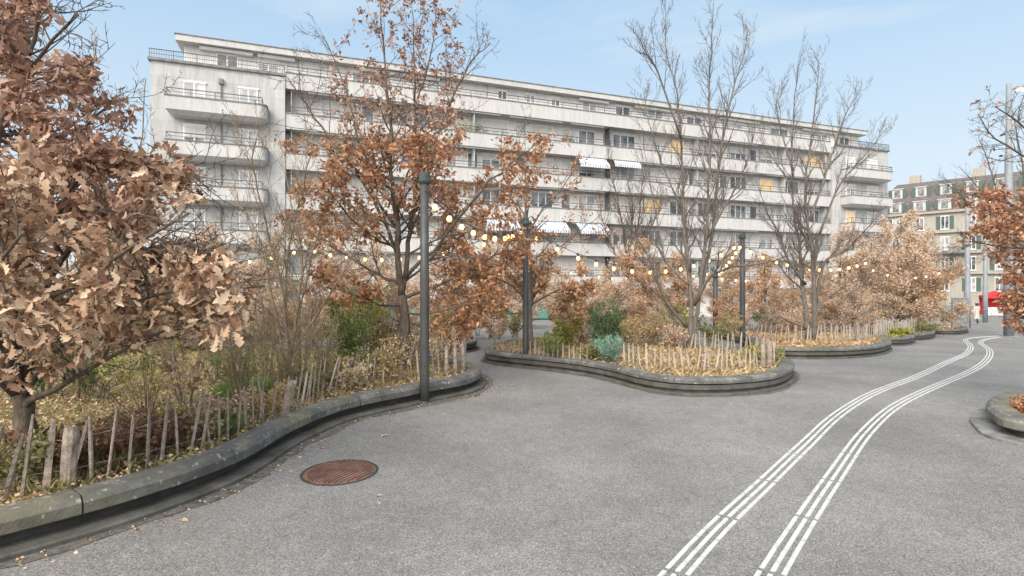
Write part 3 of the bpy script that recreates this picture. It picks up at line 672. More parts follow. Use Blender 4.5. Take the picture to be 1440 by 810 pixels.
def planter(key, poly, label, plinth=0.05, soilm=None, plm=None, thick=False):
    o = resample(poly); n = len(o); c = sum(o, Vector()) / n; root = empty('planter', (c.x, c.y, gz(c.x, c.y))); tag(root, label, 'planter', 'curved low-walled planters')
    z0 = root.location.z
    def sweep(name, prof, mat, gap=None):
        m = MB(); rings = [offs(o, d) for d, _ in prof]; k = len(prof)
        cut = set()
        if gap:
            acc = 0
            for i in range(n):
                acc += (o[i] - o[i - 1]).length
                if acc > gap: cut.add(i); acc = 0
        vs = []; 
        for i in range(n):
            for j in range(k): q = rings[j][i]; vs.append((q.x - c.x, q.y - c.y, gz(o[i].x, o[i].y) + prof[j][1] - z0))
        fs = []
        for i in range(n):
            i2 = (i + 1) % n
            if i in cut:
                # open joint : pull the end back by building a narrow dark groove
                for j in range(k):
                    a = Vector(vs[i * k + j]); b2 = Vector(vs[i2 * k + j]); t = a.lerp(b2, 0.1); vs.append(tuple(t))
                st = len(vs) - k
                for j in range(k): j2 = (j + 1) % k; fs.append((st + j, st + j2, i2 * k + j2, i2 * k + j))
                fs.append(tuple(st + j for j in range(k))); fs.append(tuple(i * k + j for j in reversed(range(k))))
            else:
                for j in range(k): j2 = (j + 1) % k; fs.append((i * k + j, i * k + j2, i2 * k + j2, i2 * k + j))
        m.v = vs; m.f = fs; return m.build(name, mat, root, smooth=False)
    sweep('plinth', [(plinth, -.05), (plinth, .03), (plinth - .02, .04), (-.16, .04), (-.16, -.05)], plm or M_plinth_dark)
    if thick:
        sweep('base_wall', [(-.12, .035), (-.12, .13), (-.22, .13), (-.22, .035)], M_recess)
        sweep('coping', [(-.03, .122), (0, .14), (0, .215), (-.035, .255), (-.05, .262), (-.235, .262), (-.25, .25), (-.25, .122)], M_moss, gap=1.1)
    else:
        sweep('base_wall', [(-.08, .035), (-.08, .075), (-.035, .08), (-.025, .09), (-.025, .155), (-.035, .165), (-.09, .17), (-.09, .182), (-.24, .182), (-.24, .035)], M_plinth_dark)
        sweep('coping', [(-.02, .18), (0, .19), (0, .235), (-.03, .262), (-.045, .268), (-.235, .268), (-.25, .255), (-.25, .18)], M_kerb, gap=1.2)
    # soil
    so = offs(o, -.24); m = MB(); hgt = .19
    import mathutils
    tri = mathutils.geometry.tessellate_polygon([so])
    m.add([(q.x - c.x, q.y - c.y, gz(q.x, q.y) + hgt - z0) for q in so], [t for t in tri]); m.build('soil', soilm or M_soil, root)
    PLANT[key] = (root, so)
    return root
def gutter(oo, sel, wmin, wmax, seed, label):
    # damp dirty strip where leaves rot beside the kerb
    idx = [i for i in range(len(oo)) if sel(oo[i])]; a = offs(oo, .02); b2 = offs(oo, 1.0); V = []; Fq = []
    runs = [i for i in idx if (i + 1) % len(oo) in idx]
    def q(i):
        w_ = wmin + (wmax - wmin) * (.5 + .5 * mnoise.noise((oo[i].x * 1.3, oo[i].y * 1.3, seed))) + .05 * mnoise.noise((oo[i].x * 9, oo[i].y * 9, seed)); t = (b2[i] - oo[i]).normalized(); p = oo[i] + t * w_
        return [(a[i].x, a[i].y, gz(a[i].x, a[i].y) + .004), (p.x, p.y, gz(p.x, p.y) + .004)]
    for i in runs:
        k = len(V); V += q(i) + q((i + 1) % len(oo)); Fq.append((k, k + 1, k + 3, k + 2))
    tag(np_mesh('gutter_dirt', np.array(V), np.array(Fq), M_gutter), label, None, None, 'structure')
def g2(px, py, h=0.13): q = hit(px, py, h); return (q.x, q.y)
polyA = [(-7.2, 2.2), (-5.2, 2.55), g2(-60, 772), g2(0, 755), g2(133, 721), g2(262, 681), g2(346, 647), g2(409, 608), g2(484, 577), g2(552, 562), g2(617, 549), g2(647, 544), g2(671, 536), g2(677, 527),
         (-.75, 10.3), (-1.7, 11.4), (-3.6, 12.4), (-6.5, 13.2), (-9.5, 12.6), (-11.5, 9.5), (-11, 6.0), (-9.5, 4.0)]
planter('A', polyA, 'large planter at the left with a long curving weathered stone rim', .10, thick=True)
polyB = [g2(681, 501), g2(712, 506), g2(760, 511), g2(812, 517), g2(862, 526.5), g2(900, 537), g2(950, 544.5), g2(1010, 545.5), g2(1063, 542), g2(1100, 535), g2(1117, 524), g2(1112, 513), g2(1085, 505), g2(1040, 499), g2(1000, 494),
         (3.2, 15.2), (1.5, 15.6), (0.2, 15.0), g2(690, 491)]
planter('B', polyB, 'lens-shaped planter in the middle with a bluish shrub and pale fence', 0.03)
polyD = [g2(1062, 490), g2(1088, 496), g2(1161, 497.5), g2(1225, 494.5), g2(1252, 488), g2(1251, 482.5), g2(1235, 477), g2(1200, 474), (10.5, 21.5), (7.8, 21.5), g2(1048, 480)]
planter('D', polyD, 'planter with orange ground cover to the right of the lens-shaped one', 0.02)
polyE = [g2(1240, 480), g2(1268, 481), g2(1284, 478.5), g2(1285, 475), g2(1265, 472), g2(1240, 474)]
planter('E', polyE, 'small planter with pale low plants, nearest of three at the path bend', 0.02)
polyF = [g2(1285, 474.5), g2(1308, 473), g2(1315, 470), g2(1313, 466.5), g2(1290, 467), g2(1278, 470)]
planter('F', polyF, 'small dark planter, middle one of three at the path bend', 0.02)
polyG = [g2(1305, 465.5), g2(1335, 467.5), g2(1358, 466), g2(1361, 463), g2(1345, 460.5), g2(1310, 461)]
planter('G', polyG, 'flat planter beside the grey street pole, farthest at the path bend', 0.02)
polyC = [g2(600, 490), g2(630, 491), g2(655, 489), g2(671, 485), g2(668, 480.5), g2(640, 478), (-3.2, 16.8), (-5.0, 16.3), g2(570, 484)]
planter('C', polyC, 'small planter seen behind the dark pole between the two big planters', 0.03)
polyR = [g2(1384, 573, .2), g2(1398, 591), g2(1440, 609), (7.4, 4.75), (9.8, 5.4), (10.6, 7.0), (9.3, 8.4), (7.5, 7.75), g2(1405, 557, .2)]
planter('R', polyR, 'round-ended planter on the right edge with a broad concrete foot', 0.15, plm=M_plinth, thick=True)

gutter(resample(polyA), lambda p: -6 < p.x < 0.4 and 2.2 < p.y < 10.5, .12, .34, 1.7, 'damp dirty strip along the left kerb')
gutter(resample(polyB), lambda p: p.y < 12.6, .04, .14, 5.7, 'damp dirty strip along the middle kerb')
# ------------------------------------------------------------------ chestnut paling fences
def stake_mesh(seed, mat, h, thick=1.0):
    r = np.random.default_rng(seed); m = MB(); k = 5; rows = 5; thick *= .8; vs = []; ln = r.normal(0, .012, 2)
    ra = [0.016 * thick * r.uniform(.7, 1.35) for _ in range(k)]
    for j in range(rows):
        u = j / (rows - 1); s = (1.0 if j < rows - 1 else .7) * r.uniform(.9, 1.1)
        for i in range(k):
            a = 2 * math.pi * i / k; vs.append((ra[i] * s * math.cos(a) * 1.25 + ln[0] * u * u, ra[i] * s * math.sin(a) * .7 + ln[1] * u, h * u - .12))
    fs = [(j * k + i, j * k + (i + 1) % k, (j + 1) * k + (i + 1) % k, (j + 1) * k + i) for j in range(rows - 1) for i in range(k)]
    fs += [tuple(reversed(range(k))), tuple((rows - 1) * k + i for i in range(k))]; m.add(vs, fs)
    me = bpy.data.meshes.new('stake'); me.from_pydata(m.v, [], m.f); me.materials.append(mat); me.update(); return me
STK = [stake_mesh(i, M_wood if i % 2 else M_wood2, .70) for i in range(8)]
def fence(path_px, label, h=0.55, sp=0.165, lean=0.06, seed=1, hz_=.2, pale=False, world=None, max_n=95, dark=False, wd=1.0):
    r = random.Random(seed)
    pts = world or [hit(x, y, hz_) for x, y in path_px]
    for p in pts: p.z = 0
    path = smooth_path(pts, 80, np.random.default_rng(1), 0); cum = [0]
    for i in range(1, len(path)): cum.append(cum[-1] + (path[i] - path[i - 1]).length)
    total = cum[-1]; root = empty('paling_fence', (path[0].x, path[0].y, gz(path[0].x, path[0].y) + hz_)); tag(root, label, 'fence', 'low chestnut paling fences in the planters')
    s = 0.02; tops = []; n = 0; phase = r.uniform(0, 6)
    while s < total and n < max_n:
        k = min(int(np.searchsorted(cum, s, side='right')) - 1, len(path) - 2); p = path[k].lerp(path[k + 1], (s - cum[k]) / max(1e-9, cum[k + 1] - cum[k])); t = (path[k + 1] - path[k]).normalized()
        z = gz(p.x, p.y) + hz_
        me = STK[r.randrange(4) * 2 if (not dark and (pale or r.random() < .4)) else r.randrange(4) * 2 + 1]
        o = bpy.data.objects.new('stake', me); col.objects.link(o); o.parent = root
        o.location = (p.x - root.location.x, p.y - root.location.y, z - root.location.z)
        ln = lean * (math.sin(s * .9 + phase) * 1.2 + .5) + r.gauss(0, .08); ax = Vector((-t.y, t.x, 0))
        o.rotation_mode = 'QUATERNION'; q = Matrix.Rotation(ln, 4, ax).to_quaternion() @ Matrix.Rotation(r.gauss(0, .05), 4, t).to_quaternion() @ Matrix.Rotation(math.atan2(t.y, t.x) + r.gauss(0, .3), 4, 'Z').to_quaternion()
        o.rotation_quaternion = q; f = h / .58 * r.uniform(.86, 1.12); o.scale = (wd * r.uniform(.8, 1.2), wd, f)
        tops.append((p, z, q, f)); s += sp * r.uniform(.75, 1.25); n += 1
    for hh in (.14, .40):
        m = MB(); w = []
        for (p, z, q, f) in tops:
            v = q @ Vector((0, .014, hh * f)); w.append(Vector((p.x + v.x, p.y + v.y, z + v.z)) - root.location)
        if len(w) > 2: m.tube(w, .0035, 4); m.build('wire', M_wire, root)
    return root
fence([(-60, 718), (10, 701), (70, 690), (133, 676), (200, 660), (262, 643), (330, 617), (385, 590)], 'greyed paling fence nearest the camera along the left planter rim', .54, .118, .08, 3, wd=1.05, dark=True)
fence([(398, 585), (420, 575), (454, 558), (485, 549), (513, 541), (545, 538), (587, 533), (632, 528), (650, 523), (653, 517), (648, 511)], 'leaning paling fence round the rounded end of the left planter', .50, .13, .22, 4)
fence([(690, 497), (740, 502), (790, 508), (828, 512)], 'brownish paling fence behind the small shrubs on the left of the middle planter', .38, .15, -.06, 5, dark=True, wd=.8)
fence([(878, 515), (900, 518.5), (940, 521), (985, 523), (1030, 523), (1065, 521), (1080, 520)], 'pale paling fence along the front rim of the middle planter', .43, .115, .03, 6, pale=True)
fence([(1088, 517), (1086, 510), (1060, 503), (1030, 499), (1000, 496), (970, 494)], 'leaning paling fence closing the back of the middle planter', .46, .11, .10, 7, pale=True)
fence([(1062, 479), (1090, 480), (1130, 483), (1170, 484), (1210, 481), (1225, 478)], 'pale paling fence above the orange ground cover', .52, .12, .05, 8, pale=True)
fence([(1228, 476), (1250, 472), (1280, 468), (1310, 463), (1345, 460)], 'distant paling fence under the beige hornbeam trees', .62, .17, .05, 9, pale=True)
fence([(590, 484), (620, 487), (650, 485)], 'short distant paling fence behind the dark pole', .5, .14, .05, 10)
# thick weathered posts standing at fence ends
def old_post(px, py, w_, h, label, seed, hz_=.2, tilt=0.0):
    p = hit(px, py, hz_); r = np.random.default_rng(seed); m = MB(); pts = [Vector((tilt * u * u, 0, -.1 + (h + .1) * u)) for u in (0, .25, .5, .75, .93, 1)]
    m.tube(pts, [w_ * 1.05, w_, w_ * .95, w_ * .97, w_ * .9, w_ * .7], 11)
    m.v = [(v[0] + r.normal(0, w_ * .07), v[1] + r.normal(0, w_ * .07), v[2] + (r.normal(0, .018) if v[2] > h * .9 else 0)) for v in m.v]
    o = m.build('wooden_post', M_wood, None, False, tuple(p)); tag(o, label, 'post', 'old wooden posts beside the paling fences'); return o
old_post(96, 683, .058, .45, 'thick weathered split stump in the near left fence', 1, tilt=.03)
old_post(399, 587, .05, .42, 'leaning grey post where the two left fences meet', 2, tilt=.12)
old_post(628, 529, .035, .5, 'slim grey post, first of three at the left planter tip', 3)
old_post(640, 527, .035, .5, 'slim grey post, second of three at the left planter tip', 4)
old_post(651, 524, .035, .5, 'slim grey post, last of three at the left planter tip', 5)
old_post(1073, 520, .045, .48, 'grey post left of the pair at the tip of the middle planter', 6)
old_post(1082, 518, .045, .52, 'grey post right of the pair at the tip of the middle planter', 7)
old_post(1206, 482, .05, .6, 'dark post at the right end of the pale fence above orange plants', 8)

# ------------------------------------------------------------------ dark poles of the string lights
def light_pole(px, py, top_py, rad, label, cap=True):
    p = hit(px, py); Z = p.y; h = CH + (HY - top_py) * Z / F - p.z; root = empty('light_pole', p); tag(root, label, 'pole', 'dark poles carrying the string lights')
    m = MB(); m.lathe([(rad * 1.05, -.05), (rad * 1.03, .3), (rad, h * .5), (rad * .92, h - .16)], 20); m.build('shaft', M_pole, root, True)
    m = MB(); m.lathe([(rad * 1.25, -.02), (rad * 1.25, .02), (rad * 1.1, .035)], 20); m.build('base_ring', M_pole, root)
    m = MB(); m.lathe([(rad * 1.02, h - .17), (rad * 1.30, h - .145), (rad * 1.40, h - .13), (rad * 1.40, h - .095), (rad * 1.12, h - .085), (rad * 1.16, h - .01), (rad * 1.05, h)], 20); m.build('cap', M_polecap, root)
    return root
light_pole(597, 567, 243, .067, 'thick dark grey pole nearest the camera at the left planter rim')
light_pole(739, 515, 306, .062, 'dark pole standing at the rim of the middle planter beside the green bush')
light_pole(1044, 488, 328, .075, 'dark pole behind the right end of the middle planter')
light_pole(1006, 474, 384, .09, 'short brown-looking pole far behind the bare multi-stem tree')

# ------------------------------------------------------------------ string lights
_bm = MB(); _bm.lathe([(.010, .05), (.016, .045), (.016, .01), (.012, .008)], 8); SOCK = _bm
def string(a, b2, sag, nb, label, seed=0):
    a = P(*a); b2 = P(*b2); rng = random.Random(seed); root = empty('string_lights', a); tag(root, label, 'string lights', 'strings of warm bulbs between the poles')
    def at(u): p = a.lerp(b2, u); return Vector((p.x, p.y, p.z - sag * 4 * u * (1 - u))) - a
    m = MB(); m.tube([at(i / 24) for i in range(25)], .007, 5); m.build('cable', M_cable, root)
    for i in range(nb):
        u = (i + .6 + rng.uniform(-.1, .1)) / (nb + .2); q = at(u)
        if not BULB:
            g = MB(); prof = [(.012, -.045), (.024, -.055), (.036, -.078), (.038, -.095), (.030, -.118), (.012, -.130), (.002, -.132)]; g.lathe(list(reversed(prof)), 12); o = g.build('bulb', M_bulb, root, True)
            s = MB(); s.lathe([(.016, -.05), (.017, -.005), (.008, 0)], 8); so_ = s.build('socket', M_cable, o); BULB.append(o)
        else: o = copy_tree(BULB[0], root)
        o.location = q; o.scale = (1.12, 1.12, 1.12)
BULB = []
string((597, 268, 7.75), (739, 318, 11.5), .35, 9, 'string of bulbs from the nearest pole to the pole at the middle planter')
string((739, 318, 11.5), (430, 345, 15), .45, 11, 'string of bulbs running left behind the russet oak', 2)
string((430, 345, 15), (200, 350, 14), .35, 7, 'string of bulbs behind the big pale-leaved oak at left', 3)
string((739, 320, 11.5), (1044, 336, 15.2), .85, 13, 'string of bulbs across the middle from pole to pole', 4)
string((1044, 338, 15.2), (1006, 388, 22.0), .05, 9, 'steep close-set string of bulbs running back from the third pole', 5)
string((1006, 380, 22), (790, 378, 21), .3, 11, 'distant low string of bulbs above the orange bushes', 6)
string((1044, 345, 15.2), (1225, 364, 20), .45, 12, 'string of bulbs behind the bare tree at right, upper one', 7)
string((1006, 388, 22), (1215, 376, 24), .30, 13, 'string of bulbs behind the bare tree at right, lower one', 8)
string((1215, 372, 22), (1330, 378, 26), .4, 6, 'string of bulbs among the beige hornbeams', 9)

# ------------------------------------------------------------------ manhole cover
mp_ = hit(478, 664); MH = empty('manhole_cover', (mp_.x, mp_.y, 0), R(-25)); tag(MH, 'round rusty ribbed manhole cover in the asphalt', 'manhole cover')
m = MB(); rr = .35
vs = []; fs = []; n = 40
for i in range(n):
    a = 2 * math.pi * i / n; c, s = math.cos(a), math.sin(a); vs += [(rr * c, rr * s, .002), (rr * c, rr * s, .006), ((rr - .025) * c, (rr - .025) * s, .006), ((rr - .025) * c, (rr - .025) * s, .002)]
for i in range(n):
    j = (i + 1) % n
    for k in range(4): fs.append((i * 4 + k, j * 4 + k, j * 4 + (k + 1) % 4, i * 4 + (k + 1) % 4))
m.add(vs, fs); m.build('frame_ring', M_recess, MH)
m = MB(); m.lathe([(rr - .032, .001), (rr - .032, .0045), (rr - .036, .005)], 40)
x = -.31
while x < .32:
    hw = math.sqrt(max(0, (rr - .05) ** 2 - x * x)); m.box(x - .010, -hw, .0052, x + .010, hw, .018); x += .042
m.build('cover', M_rust, MH)
m = MB(); m.lathe([(.13, .002), (.13, .006), (.10, .006)], 20); o = m.build('drain_cover', M_recess, None, False, tuple(hit(664, 556))); tag(o, 'small dark round drain lid at the left planter tip', 'drain')

# ------------------------------------------------------------------ teal hoarding and street furniture in the distance
def bwp(t, y): v = bw(t, y, 0); return v.x, v.y
root = empty('hoarding', bw(2, -9, 0)); root.rotation_euler = (0, 0, BA); tag(root, 'teal green canvas hoarding in front of the ground floor', 'hoarding')
for (a, c) in ((-4, 3.4), (3.5, 9.9), (10, 16.4), (16.5, 24)):
    m = MB(); m.box(a, 0, -.55, c, .04, .42); m.build('panel', M_teal, root)
for x in (-4, 3.45, 9.95, 16.45, 24): m = MB(); m.box(x - .04, .06, -1.3, x + .04, .14, .5); m.build('post', M_rail, root)
def street_pole(px, py, top, rad, label, arm=None):
    p = hit(px, py); h = CH + (HY - top) * p.y / F - p.z; root = empty('street_lamp' if arm else 'street_pole', p); tag(root, label, 'street lamp' if arm else 'pole', 'tall grey street poles at the right')
    m = MB(); m.lathe([(rad * 1.15, -.05), (rad * 1.15, h * .30), (rad * .95, h * .305), (rad * .9, h * .72), (rad * .72, h * .725), (rad * .6, h)], 16); m.build('shaft', M_street, root, True)
    m = MB(); m.box(-rad * 2, -rad * 2, -.02, rad * 2, rad * 2, .03); m.build('base_plate', M_street, root)
    if arm:
        dx, dz = arm; m = MB(); m.tube([(0, 0, h - .35), (dx * .4, 0, h - .3 + dz * .5), (dx, 0, h - .28 + dz)], rad * .3, 8); m.build('arm', M_street, root)
        hd = MB(); hd.add([(dx - .05, -.12, h - .32 + dz), (dx + .6, -.14, h - .28 + dz), (dx + .6, .14, h - .28 + dz), (dx - .05, .12, h - .32 + dz), (dx, -.06, h - .2 + dz), (dx + .5, -.08, h - .16 + dz), (dx + .5, .08, h - .16 + dz), (dx, .06, h - .2 + dz)],
                          [(0, 3, 2, 1), (4, 5, 6, 7), (0, 1, 5, 4), (1, 2, 6, 5), (2, 3, 7, 6), (3, 0, 4, 7)]); lh = hd.build('lamp_head', M_street, root)
        g = MB(); g.box(dx + .02, -.1, h - .40 + dz, dx + .55, .1, h - .325 + dz); g.build('lens', M_lamp, lh)
    return root
M_lamp = plain('lamp_lens', (1, .8, .3), .3, emit=(1, .62, .18), es=3.0)
street_pole(1418.5, 473, 118, .17, 'tall grey street lamp with a glowing yellow head at the right edge', (.42, .10))
street_pole(1360.5, 462, 286, .15, 'grey street pole at the planter end beside the walker')
street_pole(1385.5, 454, 280, .16, 'grey street lamp behind the walker with a glowing arm', (.4, .1))
# hub sleeve of the near lamp and a cabinet
p = hit(1350, 462); c = empty('utility_cabinet', p, R(-35)); tag(c, 'pale grey utility cabinet left of the street pole', 'cabinet')
hC = 42 * p.y / F; m = MB(); m.box(-.42, -.3, .1, .42, .3, hC); m.build('body', M_street, c); m = MB(); m.box(-.45, -.33, 0, .45, .33, .098); m.build('plinth', M_plinth, c); m = MB(); m.box(-.46, -.34, hC + .002, .46, .34, hC + .06); m.build('lid', M_street, c)
for s in (-1, 1): m = MB(); m.box(.02 * s + (-.38 if s < 0 else 0), -.322, .18, .02 * s + (0 if s < 0 else .38), -.303, hC - .1); m.build('door', M_plinth, c)
# red market stall
p = hit(1399, 441); p = P(1399, 441, 60); p.z = gz(p.x, p.y); st = empty('market_stall', p, R(-30)); tag(st, 'small red canvas market stall in the distance beyond the walker', 'stall')
M_red = plain('red_canvas', (.55, .02, .03), .7); M_white = plain('white_canvas', (.7, .68, .66), .7)
m = MB(); m.add([(-1.2, -1, 2.1), (1.2, -1, 2.1), (1.2, 1, 2.1), (-1.2, 1, 2.1), (0, 0, 2.7), (-1.2, -1, 1.85), (1.2, -1, 1.85), (1.2, 1, 1.85), (-1.2, 1, 1.85)], [(0, 1, 4), (1, 2, 4), (2, 3, 4), (3, 0, 4), (0, 5, 6, 1), (1, 6, 7, 2), (2, 7, 8, 3), (3, 8, 5, 0)]); m.build('canopy', M_red, st)
m = MB(); m.box(-1.15, .94, .02, 1.15, .97, 1.84); m.build('back_cloth', M_red, st); m = MB(); m.box(-1.1, -.95, 0, 1.1, -.35, .85); m.build('counter', M_white, st)
for sx in (-1, 1):
    for sy in (-1, 1): m = MB(); m.tube([(1.16 * sx, .98 * sy, 0), (1.16 * sx, .98 * sy, 2.1)], .03, 6); m.build('leg', M_white, st)
# parked car behind the right-hand oak
p = P(1446, 446, 55); p.z = gz(p.x, p.y); car = empty('parked_car', p, R(-20)); tag(car, 'white parked car half hidden behind the right-hand oak leaves', 'car')
M_car = plain('white_car_paint', (.7, .7, .7), .25); M_tyre = plain('tyre', (.02, .02, .02), .8); M_rim = plain('rim', (.4, .4, .4), .3, .8)
prof = [(-2.1, .35), (-2.15, .75), (-1.95, .95), (-1.3, 1.0), (-.75, 1.42), (.75, 1.45), (1.45, 1.0), (2.1, .88), (2.2, .6), (2.15, .35)]
m = MB(); n = len(prof); vs = [(x, -.85 if z < 1.1 else -.68, z) for x, z in prof] + [(x, .85 if z < 1.1 else .68, z) for x, z in prof]; m.add(vs, [tuple(range(n)), tuple(reversed(range(n, 2 * n)))] + [(i, i + n, (i + 1) % n + n, (i + 1) % n) for i in range(n)]); m.build('body', M_car, car)
m = MB(); m.box(-.9, -.80, 1.02, .95, .80, 1.33); m.build('side_glass', M_glassd, car)
for sx in (-1.35, 1.35):
    for sy in (-.86, .86):
        m = MB(); m.tube([(sx, sy - .1, .32), (sx, sy + .1, .32)], .32, 18); wh = m.build('wheel', M_tyre, car); m = MB(); m.tube([(sx, sy - .11, .32), (sx, sy + .11, .32)], .19, 14); m.build('rim', M_rim, wh)
# ------------------------------------------------------------------ the walker
def person():
    p = hit(1373.5, 457.5); H = 31.5 * p.y / F / 1.0; k = H / 1.68
    root = empty('person', p, R(10)); tag(root, 'person in a long cream coat walking away, seen from behind', 'person')
    M_skin = plain('skin', (.5, .32, .24), .6); M_coat = noisy('cream_coat', (.40, .36, .32), (.50, .46, .42), 6, .9); M_dark = plain('dark_cloth', (.03, .03, .035), .8); M_hair = plain('dark_hair', (.02, .015, .012), .6)
    def skin(name, verts, edges, rad, mat, parent, lv=2, rootv=0):
        me = bpy.data.meshes.new(name); me.from_pydata([tuple(Vector(v) * k) for v in verts], edges, []); o = bpy.data.objects.new(name, me); col.objects.link(o); o.parent = parent
        md = o.modifiers.new('skin', 'SKIN'); md.use_smooth_shade = True
        for i, r_ in enumerate(rad):
            r_ = r_ if hasattr(r_, '__len__') else (r_, r_); me.skin_vertices[0].data[i].radius = (r_[0] * k, r_[1] * k)
        me.skin_vertices[0].data[rootv].use_root = True
        s = o.modifiers.new('sub', 'SUBSURF'); s.levels = lv; s.render_levels = lv; me.materials.append(mat); return o
    V = [(0, 0, .92), (0, 0, 1.12), (0, 0, 1.38), (0, .01, 1.47), (0, .02, 1.55), (0, .01, 1.63),
         (.17, 0, 1.36), (.22, .02, 1.10), (.21, .10, .88), (.21, .13, .80), (-.17, 0, 1.36), (-.22, -.02, 1.10), (-.21, .04, .86), (-.21, .07, .78),
         (.09, 0, .86), (.10, .08, .48), (.10, -.02, .08), (.10, .12, .03), (-.09, 0, .86), (-.10, -.06, .48), (-.10, -.22, .12), (-.10, -.12, .03)]
    E = [(0, 1), (1, 2), (2, 3), (3, 4), (4, 5), (2, 6), (6, 7), (7, 8), (8, 9), (2, 10), (10, 11), (11, 12), (12, 13), (0, 14), (14, 15), (15, 16), (16, 17), (0, 18), (18, 19), (19, 20), (20, 21)]
    rad = [(.13, .1), (.12, .09), (.13, .09), .05, .085, .08, .055, .045, .035, .03, .055, .045, .035, .03, .085, .055, .035, .03, .085, .055, .035, .03]
    body = skin('body', V, E, rad, M_skin, root)
    V = [(0, 0, .36), (0, 0, .6), (0, 0, .95), (0, 0, 1.2), (0, 0, 1.39), (0, 0, 1.46), (.18, 0, 1.37), (.235, .02, 1.12), (.225, .1, .90), (-.18, 0, 1.37), (-.235, -.02, 1.12), (-.225, .04, .88)]
    skin('coat', V, [(0, 1), (1, 2), (2, 3), (3, 4), (4, 5), (4, 6), (6, 7), (7, 8), (4, 9), (9, 10), (10, 11)], [(.25, .2), (.23, .17), (.19, .14), (.18, .13), (.15, .11), (.08, .08), .08, .068, .06, .08, .068, .06], M_coat, root, rootv=2)
    skin('hair', [(0, -.005, 1.56), (0, -.005, 1.64), (0, -.03, 1.52)], [(0, 1), (0, 2)], [.095, .085, .075], M_hair, root)
    skin('trousers', [(.1, .07, .52), (.1, -.01, .1), (-.1, -.07, .52), (-.1, -.21, .14), (0, 0, .7)], [(4, 0), (0, 1), (4, 2), (2, 3)], [.075, .055, .075, .055, .1], M_dark, root, rootv=4)
    bagp = root; m = MB(); m.box(-.16 * k, .18 * k, .10 * k, .16 * k, .30 * k, .40 * k)
    return root
person()

# ================================================================== TREES
def pl(pts, Z, dz=None):
    """points of a limb from photo pixels, with depth changing along it"""
    n = len(pts); dz = dz or 0; return [P(x, y, Z + (dz * i / (n - 1) if not hasattr(dz, '__len__') else dz[i])) for i, (x, y) in enumerate(pts)]
# T1 : big pale-leaved oak, left foreground
def tree_left():
    t = Tree(21, up=.12, kids=(9, 5, 3), lens=(.34, .45, .5), ang=(35, 75), maxl=3, start=.3); Z = 4.5
    o = P(37, 662, Z); o.z = .15
    t.limb([o, P(38, 600, Z), P(28, 555, Z)], .085, .065, 9)
    T = [([(32, 575), (64, 556), (104, 533), (143, 509), (215, 470), (290, 440)], -.2, .032), ([(30, 560), (60, 480), (140, 420), (230, 395), (300, 385), (352, 392)], .3, .038),
         ([(28, 555), (50, 420), (110, 330), (190, 275), (250, 245), (288, 228)], .1, .036), ([(28, 550), (22, 380), (60, 250), (115, 185), (165, 135)], .4, .034),
         ([(26, 552), (-10, 300), (10, 150), (45, 60), (70, -40)], -.1, .045), ([(26, 552), (-50, 420), (-110, 300), (-130, 150)], 0, .045), ([(28, 555), (5, 480), (-30, 400), (-20, 250), (30, 120), (110, 20)], -.6, .036),
         ([(28, 560), (10, 520), (30, 450), (100, 400), (190, 345), (265, 300)], -.7, .03), ([(26, 560), (-40, 500), (-120, 450)], -.5, .03), ([(28, 555), (20, 470), (60, 380), (90, 290), (130, 240), (180, 215)], -.3, .032),
         ([(30, 560), (60, 510), (90, 470), (160, 450), (250, 430), (330, 440)], .8, .028), ([(30, 560), (70, 500), (130, 450), (220, 415), (310, 400), (372, 402)], -.5, .03), ([(30, 560), (80, 500), (150, 455), (230, 440), (300, 455)], 0, .028), ([(28, 550), (60, 460), (120, 400), (200, 360), (270, 350), (340, 370)], .2, .03), ([(28, 550), (0, 430), (10, 330), (70, 290), (150, 270)], .9, .03), ([(20, 540), (-20, 450), (-10, 380), (30, 330)], -.9, .03),
         ([(25, 545), (80, 440), (170, 380), (240, 355), (290, 350)], .6, .03), ([(26, 540), (-30, 340), (-60, 180), (-20, 60), (20, 0)], .5, .035)]
    for pts, dz, r in T:
        if pts[0][0] > 100: continue
        t.limb(pl(pts, Z, dz * 1.6), r, .008, 0)
    def keep(p):
        x = HX + p.x * F / p.y; y = HY - (p.z - CH) * F / p.y
        lim = np.interp(y, [-200, 0, 60, 110, 150, 185, 215, 240, 275, 305, 335, 355, 430, 470, 490, 510, 540], [60, 62, 95, 150, 185, 205, 262, 285, 275, 225, 215, 330, 365, 345, 200, 120, 60])
        return x < lim + 22 * mnoise.noise((p.x * 3, p.y * 3, p.z * 3)) - 8 and y < 538
    gap = lambda p: mnoise.noise((p.x * 2.6 + 7, p.y * 2.6, p.z * 2.6)) > -.04
    r = finish_tree(t, 'oak_tree', 'large oak at left foreground with big curled pale brown leaves', 'tree', None, M_bark,
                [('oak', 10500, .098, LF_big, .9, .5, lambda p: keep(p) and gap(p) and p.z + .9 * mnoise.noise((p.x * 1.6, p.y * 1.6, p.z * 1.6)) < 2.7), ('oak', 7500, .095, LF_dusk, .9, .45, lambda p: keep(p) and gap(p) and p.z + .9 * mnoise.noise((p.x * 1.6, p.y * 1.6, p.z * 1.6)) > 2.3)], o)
    # bare whips reaching above the crown
    return r
tree_left()
